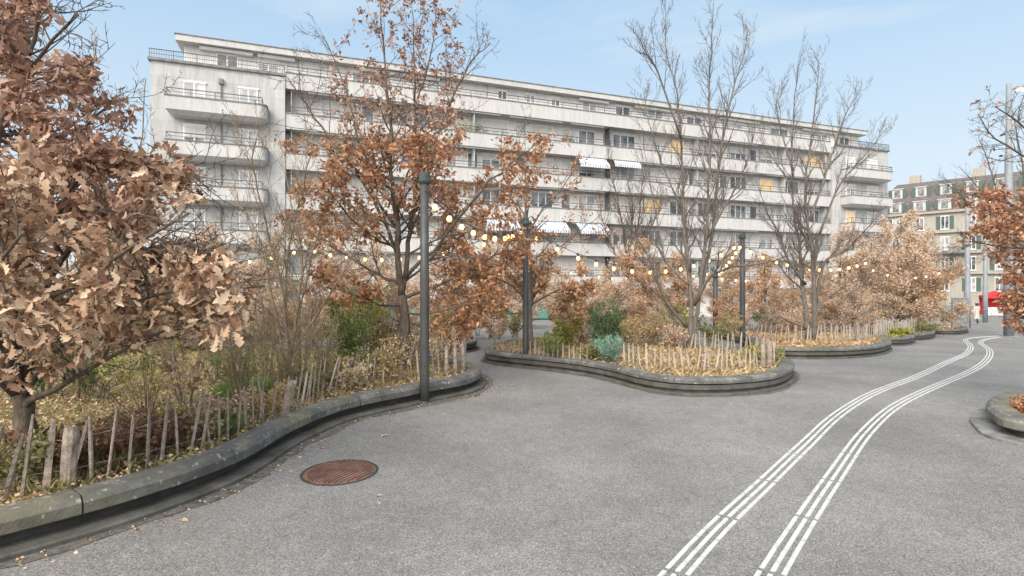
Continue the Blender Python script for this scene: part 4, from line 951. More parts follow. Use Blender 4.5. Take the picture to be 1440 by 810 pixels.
# T2 : russet oak in the centre left
def tree_mid():
    t = Tree(8, up=.2, kids=(9, 5, 3), lens=(.44, .46, .5), ang=(35, 65), maxl=3, start=.2, rmin=.004); Z = 10.0; o = P(573, 520, Z)
    t.limb([o, P(570, 470, Z), P(565, 415, Z)], .11, .085, 9)
    for pts, dz, r in [([(565, 415), (560, 370), (558, 310), (550, 240), (547, 160), (540, 80), (533, -10)], -.3, .07), ([(565, 415), (572, 370), (580, 300), (588, 237), (583, 180), (584, 106), (580, 16)], .4, .06),
                   ([(562, 400), (530, 385), (490, 360), (455, 335), (430, 300)], .9, .035), ([(560, 360), (535, 300), (500, 240), (465, 195), (430, 150), (405, 110)], -.8, .038), ([(556, 320), (520, 260), (500, 180), (480, 110), (455, 50)], .5, .034),
                   ([(570, 390), (610, 350), (650, 300), (690, 255), (725, 225), (750, 205)], -.6, .038), ([(566, 420), (610, 405), (650, 385), (700, 358), (735, 350)], .7, .034), ([(586, 240), (615, 190), (635, 140), (660, 90), (690, 60)], .7, .03),
                   ([(565, 430), (530, 428), (490, 412), (445, 402)], -.6, .028), ([(568, 440), (610, 440), (650, 430), (690, 425)], -.4, .026), ([(569, 450), (600, 462), (640, 458), (665, 448)], .2, .022),
                   ([(564, 400), (600, 370), (630, 330), (655, 290)], 1.2, .03), ([(560, 350), (520, 330), (480, 290), (450, 250)], -1.2, .03), ([(584, 150), (600, 100), (610, 50), (612, 10)], 0, .02), ([(556, 300), (575, 240), (600, 200), (640, 170)], -1.0, .025)]:
        t.limb(pl(pts, Z, dz * 1.3), r, .008, 0)
    def px(p): return HX + p.x * F / p.y, HY - (p.z - CH) * F / p.y
    mid = lambda p: px(p)[1] > 190 and px(p)[1] < 470
    top = lambda p: px(p)[1] < 290 and abs(px(p)[0] - 560) < 95
    return finish_tree(t, 'oak_tree', 'tall russet-leaved oak behind the nearest dark pole', 'tree', None, M_bark,
                [('mid', 9500, .098, LF_oak, .9, .6, mid), ('mid', 4600, .08, LF_top, .9, .6, top)], o)
tree_mid()
# T3 : small orange tree behind the second pole
def tree_third():
    t = Tree(33, up=.25, kids=(8, 5, 3), lens=(.42, .45, .5), ang=(30, 60), maxl=3, start=.25); Z = 12.6; o = P(745, 492, Z)
    t.limb([o, P(744, 430, Z), P(743, 350, Z), P(738, 300, Z)], .085, .045, 0)
    for pts, dz, r in [([(740, 330), (725, 290), (705, 265), (690, 240)], .5, .028), ([(740, 320), (740, 270), (735, 230), (725, 195)], 0, .03), ([(742, 330), (765, 290), (790, 265), (815, 225)], -.5, .028), ([(742, 400), (780, 355), (815, 325), (850, 300)], .8, .03), ([(743, 420), (715, 400), (685, 385), (655, 370)], -.6, .028),
                   ([(743, 430), (780, 410), (820, 395)], -.6, .028), ([(744, 440), (710, 440), (680, 430)], .5, .025), ([(744, 450), (790, 445), (815, 430)], .8, .025), ([(742, 380), (725, 350), (700, 330), (670, 310)], 1.0, .026)]:
        t.limb(pl(pts, Z, dz * 1.3), r, .007, 0)
    return finish_tree(t, 'young_tree', 'slim young tree behind the second dark pole, orange leaves low and bare top', 'tree', None, M_bark2,
                [('small', 7500, .11, LF_orange, .9, .3, lambda p: p.z < 2.55), ('small', 700, .10, LF_oak, .9, .3, lambda p: 2.55 <= p.z < 4.5)], o)
tree_third()
# T4, T5 : bare trees
def bare(seed, Z, base, limbs, label, name='bare_tree', r=M_bark2, kids=(9, 5, 4), lens=(.38, .46, .5), group='bare winter trees', extra=None, up=.45):
    t = Tree(seed, up=up, kids=kids, lens=lens, ang=(22, 50), maxl=3, start=.22, rmin=.0038, wob=.05); o = P(*base, Z)
    for pts, dz, rad in limbs: t.limb(pl(pts, Z, dz), rad, .006, 0, jit=.009)
    return finish_tree(t, name, label, 'tree', group, r, extra, o)
bare(41, 13.0, (970, 494), [([(968, 494), (972, 440), (968, 380), (963, 320), (960, 250), (957, 190), (951, 125), (938, 75), (935, 0)], .4, .066), ([(974, 492), (985, 400), (992, 340), (996, 280), (998, 200), (997, 130), (999, 90), (1003, 5)], -.5, .06),
     ([(985, 405), (1000, 340), (1008, 260), (1019, 180), (1033, 120), (1045, 80), (1053, 40)], .9, .055), ([(966, 460), (940, 430), (926, 400), (905, 350), (885, 320)], -.7, .04), ([(958, 195), (927, 106), (912, 80), (898, 50)], -.6, .03),
     ([(978, 430), (995, 392), (1020, 378), (1050, 372), (1085, 367), (1125, 352)], -1.6, .05), ([(968, 400), (938, 370), (930, 340), (915, 260), (905, 200)], .8, .035), ([(970, 380), (960, 300), (930, 230), (912, 170), (905, 130)], 1.1, .035),
     ([(972, 470), (950, 450), (925, 400), (920, 380)], 1.1, .03), ([(992, 340), (1020, 290), (1048, 235), (1062, 180)], -.8, .035)],
     'tall bare multi-stem tree in the middle planter behind the pale fence', group=None)
bare(52, 16.0, (1140, 478), [([(1137, 478), (1132, 430), (1127, 390), (1124, 340), (1117, 310), (1114, 225), (1117, 144), (1125, 72)], .5, .082), ([(1145, 480), (1145, 420), (1143, 370), (1138, 330), (1132, 270), (1139, 209), (1149, 128), (1151, 76)], -.5, .082),
     ([(1146, 430), (1160, 370), (1190, 350), (1215, 325), (1240, 300)], -1.0, .055), ([(1138, 310), (1160, 250), (1172, 210), (1190, 160), (1212, 125)], .8, .045), ([(1133, 400), (1108, 365), (1096, 330), (1080, 300), (1062, 250)], -.9, .045),
     ([(1152, 330), (1181, 260), (1215, 220), (1247, 180)], -.5, .04), ([(1134, 462), (1110, 452), (1092, 445), (1062, 460), (1030, 472)], -1.2, .03), ([(1116, 240), (1100, 190), (1092, 150), (1096, 120)], .6, .03), ([(1146, 470), (1180, 452), (1215, 440), (1235, 425)], -.9, .03),
     ([(1120, 300), (1105, 250), (1080, 215), (1065, 190)], 1.0, .03), ([(1140, 440), (1170, 415), (1205, 395), (1225, 390)], 1.0, .03)],
     'spreading bare two-stem tree above the orange ground cover', group=None)
bare(63, 21.0, (885, 455), [([(885, 455), (884, 400), (880, 350), (872, 300), (862, 250), (855, 215)], .4, .07), ([(885, 420), (893, 350), (900, 290), (905, 240)], -.5, .06), ([(884, 380), (905, 340), (925, 300), (932, 265)], .5, .05), ([(883, 390), (862, 350), (848, 310), (842, 275)], .5, .05), ([(884, 360), (890, 300), (882, 250)], .9, .05)],
     'distant dark bare tree left of the multi-stem one', kids=(12, 6, 4), group=None, r=M_bark)
bare(64, 8.4, (405, 520), [([(405, 520), (418, 440), (425, 380), (420, 330), (405, 270), (400, 215)], .5, .028), ([(408, 520), (400, 420), (408, 340), (425, 270), (440, 200)], -.6, .026), ([(402, 520), (385, 430), (370, 350), (345, 300), (330, 280)], .6, .022), ([(405, 500), (430, 400), (450, 320), (470, 250), (480, 215)], .9, .022),
     ([(410, 500), (395, 400), (370, 300), (355, 230), (362, 190)], -1.1, .022), ([(402, 510), (376, 440), (330, 370), (300, 330)], -.5, .018), ([(410, 500), (460, 420), (500, 350), (520, 300)], 0.4, .02)],
     'thin bare many-stemmed shrub tree in front of the end of the white building', kids=(8, 5, 3), group=None, r=M_twig)
# whips of the left oak region
bare(65, 6.2, (110, 560), [([(110, 560), (118, 400), (122, 250), (128, 130), (135, 60)], .2, .02), ([(110, 540), (160, 380), (195, 230), (205, 110)], .5, .016), ([(112, 540), (95, 380), (88, 200), (70, 80)], -.3, .018)],
     'slender bare sapling rising behind the big pale-leaved oak', kids=(5, 3, 2), lens=(.2, .4, .5), group=None, r=M_twig)
# T7 : right edge oak
def tree_right():
    t = Tree(77, up=.05, kids=(10, 5, 3), lens=(.27, .42, .5), ang=(35, 70), maxl=3, start=.3); Z = 8.3; o = P(1560, 540, Z)
    t.limb([o, P(1555, 430, Z), P(1560, 300, Z), P(1570, 180, Z)], .10, .03, 0)
    for pts, dz, r in [([(1550, 400), (1500, 370), (1450, 350), (1400, 345), (1345, 340)], -.3, .03), ([(1545, 340), (1490, 310), (1430, 290), (1380, 275), (1340, 270)], .3, .03), ([(1540, 300), (1480, 240), (1430, 215), (1395, 190), (1375, 160)], .2, .028),
                   ([(1520, 230), (1470, 200), (1430, 170), (1400, 150)], -.5, .025), ([(1550, 430), (1500, 405), (1460, 400), (1425, 398)], -.4, .026), ([(1555, 460), (1500, 440), (1460, 440), (1432, 440)], -.5, .022), ([(1550, 380), (1500, 340), (1450, 310), (1410, 300)], -.9, .028),
                   ([(1545, 350), (1480, 350), (1430, 320), (1390, 310)], .8, .028), ([(1555, 450), (1500, 430), (1460, 420), (1420, 380)], .9, .025)]:
        t.limb(pl(pts, Z, dz * 1.4), r, .007, 0)
    def f(p):
        x = HX + p.x * F / p.y; y = HY - (p.z - CH) * F / p.y
        lim = np.interp(y, [150, 200, 250, 262, 285, 298, 312, 330, 345, 352, 370, 400, 450, 475, 600], [1400, 1410, 1395, 1350, 1342, 1365, 1385, 1348, 1350, 1392, 1400, 1404, 1414, 1422, 1500])
        return x > lim + 20 * mnoise.noise((p.x * 5, p.y * 5, p.z * 7)) and y > 235
    return finish_tree(t, 'oak_tree', 'russet oak reaching in from the right edge in front of the street lamp', 'tree', None, M_bark,
                [('mid', 6800, .072, LF_red, .9, .5, f), ('mid', 70, .07, LF_red, .8, .4, lambda p: HY - (p.z - CH) * F / p.y < 240)], o)
tree_right()
bare(88, 26, (1430, 452), [([(1430, 452), (1425, 380), (1410, 300), (1390, 230), (1375, 190)], 1, .10), ([(1428, 400), (1400, 330), (1365, 290), (1340, 265), (1310, 250)], -1, .07), ([(1425, 350), (1440, 260), (1430, 190), (1420, 140)], 1, .07), ([(1420, 340), (1380, 270), (1350, 235)], 0, .06)],
     'tall dark bare tree behind the right-hand street lamp', kids=(5, 3, 2), group=None, r=M_bark)

# masses of young hornbeams behind the planters : three builds, copied
def horn_proto(seed, H, W, nl, size, mat, flat=.0):
    t = Tree(seed, up=.22, kids=(9, 5, 3), lens=(.38, .45, .5), ang=(35, 70), maxl=3, start=.05, rmin=.005); rng = t.rng
    t.limb([(0, 0, -.1), (.03, 0, H * .4), (-.02, .03, H * .8), (0, 0, H)], .06, .012, 0)
    for i in range(7):
        a = i * 2.4 + rng.uniform(-.4, .4); z = H * (.08 + .09 * i); rr_ = W * rng.uniform(.7, 1.05)
        t.limb([(0, 0, z), (rr_ * .5 * math.cos(a), rr_ * .5 * math.sin(a), z + H * .10), (rr_ * math.cos(a), rr_ * math.sin(a), z + H * rng.uniform(.14, .32))], .025, .007, 0)
    return finish_tree(t, 'hornbeam_tree', '', 'tree', 'leafy hornbeams behind the planters', M_bark2, [('small', nl, size, mat, .9, .2, None)], (0, 0, 0), jit_=.9)
HP = [horn_proto(101, 3.1, 1.25, 12500, .072, LF_horn), horn_proto(102, 2.9, 1.3, 10000, .072, LF_orange), horn_proto(103, 2.4, 1.3, 8500, .070, LF_horn)]
def place_horn(i, px, Z, s, rot, label, first, zs=1.0):
    o = HP[i] if first else copy_tree(HP[i]); x = (px - HX) * Z / F
    o.location = (x, Z, gz(x, Z) + .15); o.rotation_euler = (0, 0, rot); o.scale = (s, s, s * zs); o['label'] = label; return o
used = set()
HL = [(1, 905, 18.5, 1.02, 'rounded orange hornbeam to the right of the dark green bush'), (1, 690, 17.5, .90, 'orange hornbeam behind the slim young tree'), (1, 625, 16.0, .80, 'low orange hornbeam just right of the nearest pole'),
      (2, 860, 21, .92, 'beige hornbeam behind the dark green bush'), (1, 955, 22, 1.05, 'orange hornbeam behind the multi-stem bare tree'), (2, 790, 20, .85, 'beige hornbeam between the young tree and the green bush'),
      (1, 1075, 22, 1.0, 'orange hornbeam right of the third pole'), (2, 1115, 24, 1.0, 'beige hornbeam behind the two-stem bare tree'), (0, 1020, 25, 1.0, 'pale hornbeam between the short pole and third pole'),
      (0, 1180, 23, 1.2, 'beige hornbeam left in the row by the path bend'), (0, 1225, 24, 1.42, 'tall beige hornbeam second in the row by the path bend'), (0, 1262, 26, 1.60, 'tall beige hornbeam in the middle of the row by the path bend'), (1, 1285, 28, 1.55, 'orange-tinged hornbeam within the row by the path bend'),
      (0, 1298, 30, 1.55, 'beige hornbeam toward the right end of the row by the path bend'), (0, 1306, 35, 1.0, 'last small hornbeam beside the grey cabinet'), (2, 740, 24, 1.1, 'distant beige hornbeam straight behind the second pole'), (2, 530, 20, 1.15, 'distant hornbeam left of the russet oak trunk'),
      (2, 470, 19, 1.1, 'distant hornbeam behind the green bush at left'), (0, 370, 17, 1.0, 'distant hornbeam behind the thin bare shrubs'), (0, 300, 16, 1.0, 'distant hornbeam left of the thin bare shrubs'), (2, 210, 15, 1.0, 'distant hornbeam behind the big pale-leaved oak'), (0, 120, 15, 1.1, 'leftmost distant hornbeam behind the big oak'),
      (2, 1200, 21, .75, 'low beige hornbeam in front of the row by the path bend'), (2, 1150, 27, 1.1, 'far beige hornbeam seen through the two-stem bare tree')]
rh = random.Random(3)
for (i, px, Z, s, lab) in HL:
    place_horn(i, px, Z, s, rh.uniform(0, 6.28), lab, i not in used, rh.uniform(.9, 1.1)); used.add(i)

# low brown bushes filling the beds in front of the building
rb = random.Random(9); where = [(185, 13, 'far left behind the big oak'), (235, 12.5, 'second from the left behind the big oak'), (285, 13.5, 'left of the thin bare shrubs'), (335, 13, 'behind the leftmost twiggy shrub'), (385, 14.5, 'behind the tall twiggy shrubs'), (440, 14, 'left of the green shrub'), (490, 15, 'behind the green shrub'), (600, 18, 'behind the nearest dark pole'), 
     (810, 18, 'left of the dark green bush'), (870, 17, 'right of the dark green bush'), (925, 17.5, 'left of the multi-stem bare tree'), (1030, 20, 'left of the third pole'), (1085, 20, 'right of the third pole'), (1130, 21.5, 'behind the two-stem bare tree'), (1180, 22, 'right of the two-stem bare tree'), (60, 13, 'leftmost, behind the oak trunk'), (560, 22, 'far behind the russet oak trunk'), (730, 26, 'far behind the second pole'), (840, 26, 'far behind the dark green bush')]
for i, (px, Z, lab) in enumerate(where):
    o = copy_tree(HP[rb.choice([0, 1, 2, 2])]); o.name = 'beech_bush'; x = (px - HX) * Z / F; sc_ = rb.uniform(.42, .6)
    o.location = (x, Z, gz(x, Z) + .1); o.rotation_euler = (0, 0, rb.uniform(0, 6.28)); o.scale = (sc_ * 1.35, sc_ * 1.35, sc_ * .95); o['label'] = 'low brown leafy bush ' + lab; o['category'] = 'bush'; o['group'] = 'low brown bushes in the beds'
# ------------------------------------------------------------------ shrubs and plants
def shrub(px, py, Z, H, W, mat, label, nl=900, size=.06, kind='small', name='shrub', seed=0, stems=7, matb=M_twig, group=None, soil=.18, maxl=2, spread=.9, kids=(6, 4, 3), r0=.010, up=.3, lean=1.0, droop=.2):
    t = Tree(seed + 500, up=up, kids=kids, lens=(.4, .45, .5), ang=(25, 55), maxl=maxl, start=.15, rmin=.0025); rng = t.rng
    if Z is None: b0 = hit(px, py, soil)
    else: x = (px - HX) * Z / F; b0 = Vector((x, Z, gz(x, Z) + soil))
    for i in range(stems):
        a = 2 * math.pi * i / stems + rng.uniform(-.4, .4); r_ = W * rng.uniform(.35, 1) * lean; h = H * rng.uniform(.7, 1.0) * (1 - .25 * (r_ / W) ** 2)
        q = b0 + Vector((.05 * math.cos(a), .05 * math.sin(a), -.05)); t.limb([q, b0 + Vector((r_ * .35 * math.cos(a), r_ * .35 * math.sin(a), h * .45)), b0 + Vector((r_ * math.cos(a), r_ * math.sin(a), h))], r0, .003, 0, jit=.008)
    return finish_tree(t, name, label, 'shrub', group, matb, [(kind, nl, size, mat, spread, droop, None)] if nl else None, b0)
shrub(490, 512, 9.3, 1.35, .42, LF_green, 'dense green shrub in the left planter', 3800, .085, kind='long', seed=1, stems=12, kids=(9, 5, 3), spread=.8)
shrub(518, 500, 10.6, 1.6, .5, LF_ygreen, 'taller yellow-green shrub behind the dense green one', 2300, .09, kind='long', seed=2, stems=10, spread=.8)
for i, (px, Z, H, W, lab) in enumerate([(335, 7.0, 1.35, .5, 'brown twiggy shrub, leftmost of the bare ones in the left planter'), (375, 8.6, 1.7, .55, 'tall twiggy shrub left of the green one with olive tips'), (425, 9.0, 1.9, .6, 'tallest twiggy shrub next to the dense green shrub'), (455, 8.0, 1.3, .4, 'twiggy shrub just left of the dense green shrub'),
                                   (300, 8.5, 1.7, .6, 'twiggy shrub half hidden by the big oak leaves'), (240, 9.5, 1.9, .6, 'far twiggy shrub behind the big oak branches'), (545, 11.2, 1.5, .5, 'twiggy shrub left of the russet oak trunk'), (400, 7.2, 1.0, .4, 'low twiggy shrub in front of the tall ones')]):
    shrub(px, 0, Z, H, W, LF_olive, lab, 500, .05, kind='long', name='twiggy_shrub', seed=20 + i, stems=16, maxl=2, kids=(7, 4, 3), r0=.008, group='bare twiggy shrubs', lean=.9, up=.5)
shrub(262, 575, 5.9, 1.35, .35, LF_big, 'small forked sapling with pale brown leaves behind the near fence', 200, .08, kind='mid', name='sapling', seed=40, stems=5, r0=.011)
shrub(205, 560, 6.6, 1.1, .5, LF_ygreen, 'small yellow-green bush behind the near fence', 500, .05, seed=41, stems=9)
shrub(125, 545, 7.2, .9, .6, LF_green, 'olive green low bush beyond the oak trunk', 1100, .06, seed=42, stems=9)
shrub(60, 540, 7.4, .9, .5, LF_dkgreen, 'dark green bush behind the oak trunk at left', 1000, .06, seed=43, stems=9)
shrub(330, 560, 8.0, .55, .55, LF_green, 'low dark green bush beyond the grass tuft', 700, .05, seed=44, stems=9)
def tuft(px, py, H, W, mat, label, n=420, seed=0, cat='grass tuft', name='grass_tuft', soil=.18, Z=None):
    rng = np.random.default_rng(seed + 70)
    b0 = hit(px, py, soil) if Z is None else Vector(((px - HX) * Z / F, Z, gz((px - HX) * Z / F, Z) + soil))
    a = rng.uniform(0, 6.28, n); r_ = np.sqrt(rng.uniform(0, 1, n)) * W * .5; pos = np.stack([r_ * np.cos(a), r_ * np.sin(a), np.zeros(n)], 1)
    d = np.stack([np.cos(a) * r_ / W * 1.6, np.sin(a) * r_ / W * 1.6, np.ones(n)], 1); V, Fq = scatter('blade', pos, d, H, rng, .22, -.1)
    o = np_mesh(name, V, Fq, mat); o.location = b0; tag(o, label, cat); return o
tuft(350, 558, .28, .7, LF_grass, 'bright green grass tuft in the left planter', 800, 1)
tuft(90, 686, .13, .4, LF_olive, 'small olive tuft at the foot of the near fence', 130, 2)
tuft(165, 655, .2, .4, LF_olive, 'olive green blades beside the dead fern', 140, 3)
tuft(305, 612, .26, .4, LF_grass, 'small green tuft by the near fence below the grass', 260, 4)
# dead fern and low leafy plants in planter A
shrub(150, 668, 4.75, .42, .28, LF_fern, 'dark dead fern clump behind the near fence', 1500, .05, kind='long', name='dead_fern', seed=50, stems=12, maxl=2, r0=.005, lean=1.1, up=-.3)
shrub(190, 655, 4.95, .50, .28, LF_fern, 'taller dead fern clump right of the dark one', 1300, .05, kind='long', name='dead_fern', seed=51, stems=12, maxl=2, r0=.005, up=-.3)
low = [(225, 645, .38, .28, LF_fern, 'dark brown dead plant among the near stakes, middle'), (265, 628, .34, .26, LF_litter, 'brown dry plant among the near stakes, right'), (110, 672, .40, .25, LF_fern, 'dark brown dead plant beside the split stump'), (20, 690, .42, .3, LF_olive, 'olive weeds at the near end of the fence'), (320, 600, .35, .3, LF_litter, 'brown dry plant by the green tuft'), (370, 585, .38, .3, LF_amber, 'amber plant near the leaning grey post'), (545, 540, .75, .35, LF_amber, 'yellowish leafy shrub left of the nearest pole'), (520, 533, .55, .4, LF_olive, 'low olive shrub left of the nearest pole'), (620, 520, .75, .4, LF_pink, 'dry pinkish-leaved shrub right of the nearest pole'), (575, 520, .8, .4, LF_pink, 'dry pinkish-leaved shrub at the russet oak trunk'),
       (470, 545, .5, .35, LF_amber, 'amber low shrub below the dense green shrub'), (430, 560, .42, .35, LF_olive, 'low olive plant behind the leaning fence'), (640, 508, .8, .45, LF_oak, 'russet leafy shrub above the left planter tip'), (530, 512, .9, .4, LF_pink, 'dry pinkish shrub between green shrub and trunk'), (250, 622, .35, .3, LF_ygreen, 'small yellow-green plant at the near fence'), (60, 668, .4, .3, LF_fern, 'reddish brown plant at the oak foot'),
       (590, 505, .9, .45, LF_amber, 'amber shrub behind the russet oak trunk'), (500, 550, .4, .3, LF_pink, 'small dry pink plant near the leaning fence'), (560, 505, 1.0, .45, LF_oak, 'russet shrub left of the oak trunk'), (285, 600, .32, .3, LF_pink, 'small dry plant by the near fence, left of the green tuft')]
for i, (px, py, H, W, mat, lab) in enumerate(low): shrub(px, py, None, H, W, mat, lab, 620, .055, seed=60 + i, stems=8, r0=.005, group='low planting of the left planter')
# planter B planting
shrub(851, 480, 11.6, 1.22, .50, LF_dkgreen, 'rounded dark green bush in the middle planter', 5200, .075, kind='long', seed=80, stems=16, kids=(9, 5, 3), spread=.7, up=.2)
shrub(856, 503, 10.6, .58, .40, LF_blue, 'blue-green spurge in front of the dark green bush', 3200, .06, kind='long', seed=81, stems=18, maxl=1, kids=(3, 2), spread=.6, r0=.006, droop=-.1)
shrub(778, 492, 11.2, .56, .42, LF_green, 'blue-green low bush right of the second pole', 2600, .06, kind='long', seed=82, stems=16, maxl=1, kids=(3, 2), spread=.6, droop=-.1)
shrub(795, 482, 13.0, .75, .45, LF_ygreen, 'yellow-green bush between second pole and dark green bush', 1800, .065, seed=83, stems=9)
lowB = [(880, 490, .8, .5, LF_amber, 'amber bush right of the dark green bush'), (915, 488, .85, .55, LF_amber, 'amber bush left of the bare multi-stem tree'), (945, 492, .6, .5, LF_horn, 'beige low bush at the foot of the multi-stem tree'), (1000, 488, .8, .5, LF_olive, 'olive low bush right of the multi-stem tree'), (700, 484, .8, .5, LF_horn, 'beige bush at the left end of the middle planter'),
        (725, 478, .9, .5, LF_olive, 'olive bush behind the second pole'), (1066, 511, .35, .5, LF_ygreen, 'low yellow-green plant inside the tip of the middle planter'), (820, 486, .55, .45, LF_horn, 'dry beige bush left of the dark green bush'), (960, 480, 1.1, .5, LF_ygreen, 'yellowish bush seen between the bare stems'), (900, 475, 1.2, .6, LF_orange, 'orange bush behind the amber ones'), (1030, 482, .9, .5, LF_amber, 'amber bush left of the third pole'), (835, 508, .3, .4, LF_olive, 'low olive plant beside the blue-green spurge'), (672, 470, 1.0, .6, LF_horn, 'beige bush beyond the gap between planters')]
for i, (px, py, H, W, mat, lab) in enumerate(lowB): shrub(px, py, None, H, W, mat, lab, 1000, .065, seed=120 + i, stems=8, r0=.005, group='low planting of the middle planter')
lowD = [(1080, 468, 1.0, .6, LF_green, 'green bush right of the third pole'), (1110, 470, .9, .6, LF_horn, 'beige bush behind the pale fence, left'), (1180, 468, 1.0, .7, LF_horn, 'beige bush behind the pale fence, right'), (1225, 466, 1.0, .7, LF_olive, 'olive bush at the end of the pale fence'), (1265, 473, .3, .6, LF_ygreen, 'pale green plants filling the nearest small planter'),
        (1340, 456, 1.2, .8, LF_green, 'green bush beside the grey cabinet'), (1328, 458, 1.0, .8, LF_olive, 'olive bush left of the green one near the cabinet'), (1300, 468, .5, .6, LF_olive, 'olive plants in the middle small planter'), (650, 476, .8, .7, LF_oak, 'russet bush in the small planter behind the pole'), (615, 480, .9, .7, LF_amber, 'amber bush in the small planter behind the pole')]
for i, (px, py, H, W, mat, lab) in enumerate(lowD): shrub(px, py, None, H, W, mat, lab, 1100, .075, seed=160 + i, stems=8, r0=.006, group='planting beyond the middle planter')
# planter R
shrub(1448, 585, None, .16, .22, LF_red, 'small russet plant in the right-hand planter', 260, .06, seed=190, stems=5)

# ------------------------------------------------------------------ leaf litter and ground cover (beyond counting)
def inside(poly, pts):
    x, y = pts[:, 0], pts[:, 1]; n = len(poly); c = np.zeros(len(pts), bool); j = n - 1
    for i in range(n):
        xi, yi, xj, yj = poly[i].x, poly[i].y, poly[j].x, poly[j].y
        cond = ((yi > y) != (yj > y)) & (x < (xj - xi) * (y - yi) / (yj - yi + 1e-12) + xi); c ^= cond; j = i
    return c
def litter(key, num, mat, size, seed, hgt=.20, lift=.05, name='leaf_litter', kind='small', label='', area=None, up=0.0, spread=1.0):
    rng = np.random.default_rng(seed); so = PLANT[key][1]; xs = [p.x for p in so]; ys = [p.y for p in so]
    pts = np.stack([rng.uniform(min(xs), max(xs), num * 3), rng.uniform(min(ys), max(ys), num * 3)], 1); pts = pts[inside(so, pts)]
    if area: pts = pts[area(pts)]
    pts = pts[:num]; nz_ = np.array([mnoise.noise((p[0] * .9, p[1] * .9, seed)) for p in pts]); pts = pts[nz_ > -.25] if name != 'leaf_litter' else pts
    z = np.array([gz(*p) for p in pts]) + hgt + rng.uniform(0, lift, len(pts)); pos = np.column_stack([pts, z]); d = rng.normal(0, 1, (len(pts), 3)); d[:, 2] = up + .15 * d[:, 2]
    V, Fq = scatter(kind, pos, d, size, rng, .2 * spread, 0.0); o = np_mesh(name, V, Fq, mat); tag(o, label, None, None, 'stuff'); return o
near = lambda p: (p[:, 1] < 9.5)
litter('A', 16000, LF_straw, .035, 1, label='straw coloured mulch on the left planter')
litter('A', 20000, LF_litter, .048, 2, label='brown fallen leaves on the left planter', lift=.06, area=near)
litter('A', 9000, LF_olive, .10, 3, name='ground_cover', kind='long', up=.9, label='olive ground cover in the left planter', lift=.02)
litter('A', 5000, LF_ygreen, .09, 13, name='ground_cover', kind='long', up=.9, label='yellow-green ground cover in the left planter', lift=.02)
litter('A', 3000, LF_fern, .16, 14, name='ground_cover', kind='blade', up=.9, label='brown dry stalks in the left planter', lift=.02)
litter('B', 12000, LF_straw, .055, 4, label='pale mulch on the middle planter'); litter('B', 7000, LF_litter, .07, 5, label='fallen leaves on the middle planter')
litter('B', 3500, LF_amber, .15, 6, name='ground_cover', kind='long', up=.9, label='amber ground cover in the middle planter')
litter('D', 3500, LF_amber, .14, 7, name='ground_cover', kind='long', up=.8, label='orange ground cover in the planter right of the middle one'); litter('D', 2500, LF_orange, .12, 17, name='ground_cover', kind='small', up=.5, label='orange leaves among the ground cover'); litter('D', 4000, LF_litter, .09, 8, label='fallen leaves among the orange ground cover')
litter('E', 900, LF_ygreen, .14, 9, name='ground_cover', kind='long', up=.9, label='pale ground cover in the nearest small planter'); litter('F', 500, LF_olive, .14, 10, name='ground_cover', kind='long', up=.9, label='ground cover in the middle small planter'); litter('G', 900, LF_litter, .12, 11, label='leaves in the farthest small planter'); litter('C', 1600, LF_litter, .10, 12, label='leaves in the small planter behind the pole')
litter('R', 4200, LF_red, .055, 15, label='russet fallen leaves in the right planter', lift=.06)
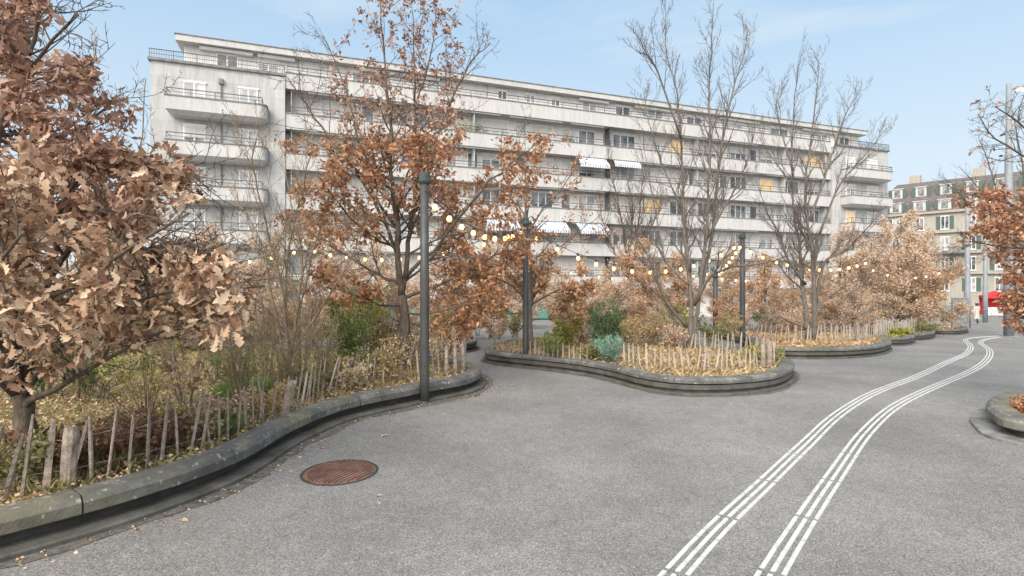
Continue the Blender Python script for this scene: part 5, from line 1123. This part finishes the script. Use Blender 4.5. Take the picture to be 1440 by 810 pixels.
# crumbs and small leaves gathered along the left kerb
rng = np.random.default_rng(44); oA = resample(polyA); sel = [p for p in oA if -5 < p.x < 0.2 and 2.8 < p.y < 10.2]
outA = offs(oA, 1.0); idx = [i for i, p in enumerate(oA) if -5 < p.x < 0.2 and 2.8 < p.y < 10.2]
pos = []
for _ in range(1000):
    i = idx[rng.integers(len(idx))]; t = (outA[i] - oA[i]); dd = .06 + abs(rng.normal(0, .16)); q = oA[i] + t * dd; pos.append((q.x, q.y, gz(q.x, q.y) + .008))
V, Fq = scatter('small', np.array(pos), rng.normal(0, 1, (len(pos), 3)) * np.array([1, 1, .05]), .028, rng, .05, 0, smin=.3); tag(np_mesh('leaf_litter', V, Fq, LF_litter), 'crumbs and tiny leaves gathered along the left kerb', None, None, 'stuff')
pos = np.column_stack([rng.uniform(-3.5, 9, 600), rng.uniform(3.0, 16, 600), np.zeros(600)])
pos = pos[[not any(inside(PLANT[k][1], pos[i:i + 1])[0] for k in ('A', 'B', 'D', 'R')) for i in range(600)]]; pos[:, 2] = [gz(p[0], p[1]) + .006 for p in pos]
V, Fq = scatter('small', pos, rng.normal(0, 1, (len(pos), 3)) * np.array([1, 1, .05]), .016, rng, .05, 0, smin=.4); tag(np_mesh('leaf_litter', V, Fq, LF_litter), 'tiny crumbs strewn over the asphalt', None, None, 'stuff')
# single fallen leaves one can point to
def fallen(px, py, size, mat, label, seed):
    p = hit(px, py); rng = np.random.default_rng(seed); V, Fq = scatter('mid', np.array([[-size / 2, 0, .012]]), np.array([[math.cos(seed), math.sin(seed), 0.0]]), size, rng, .05, 0)
    V[:, 2] = .006 + np.clip(np.abs(V[:, 2] - .012), 0, .02); o = np_mesh('fallen_leaf', V, Fq, mat); o.location = p; tag(o, label, 'leaf', 'single leaves lying on the asphalt'); return o
for i, (x, y, s, lab) in enumerate([(541, 616, .10, 'pale leaf just above and right of the manhole cover'), (542, 711, .09, 'pale leaf below and right of the manhole cover'), (275, 733, .10, 'pale leaf on the asphalt nearest the left kerb'), (728, 542, .10, 'pale leaf right of the left planter tip'), (779, 561, .09, 'pale leaf in the open asphalt right of centre'), (422, 644, .06, 'small leaf left above the manhole cover'), (454, 632, .08, 'leaf above the manhole cover by the kerb'), (504, 601, .09, 'leaf on the kerb debris line'),
                                    (411, 687, .05, 'small leaf left below the manhole cover'), (543, 697, .06, 'small orange leaf between manhole cover and the pale leaf below'), (503, 643, .05, 'tiny leaf close above the manhole cover'), (738, 550, .05, 'tiny leaf in front of the middle planter end'), (1346, 614, .05, 'small white leaf left of the right planter'), (712, 522, .06, 'leaf near the foot of the second pole'), (594, 573, .06, 'leaf at the foot of the nearest pole')]):
    fallen(x, y, s, LF_straw, lab, i + 1)
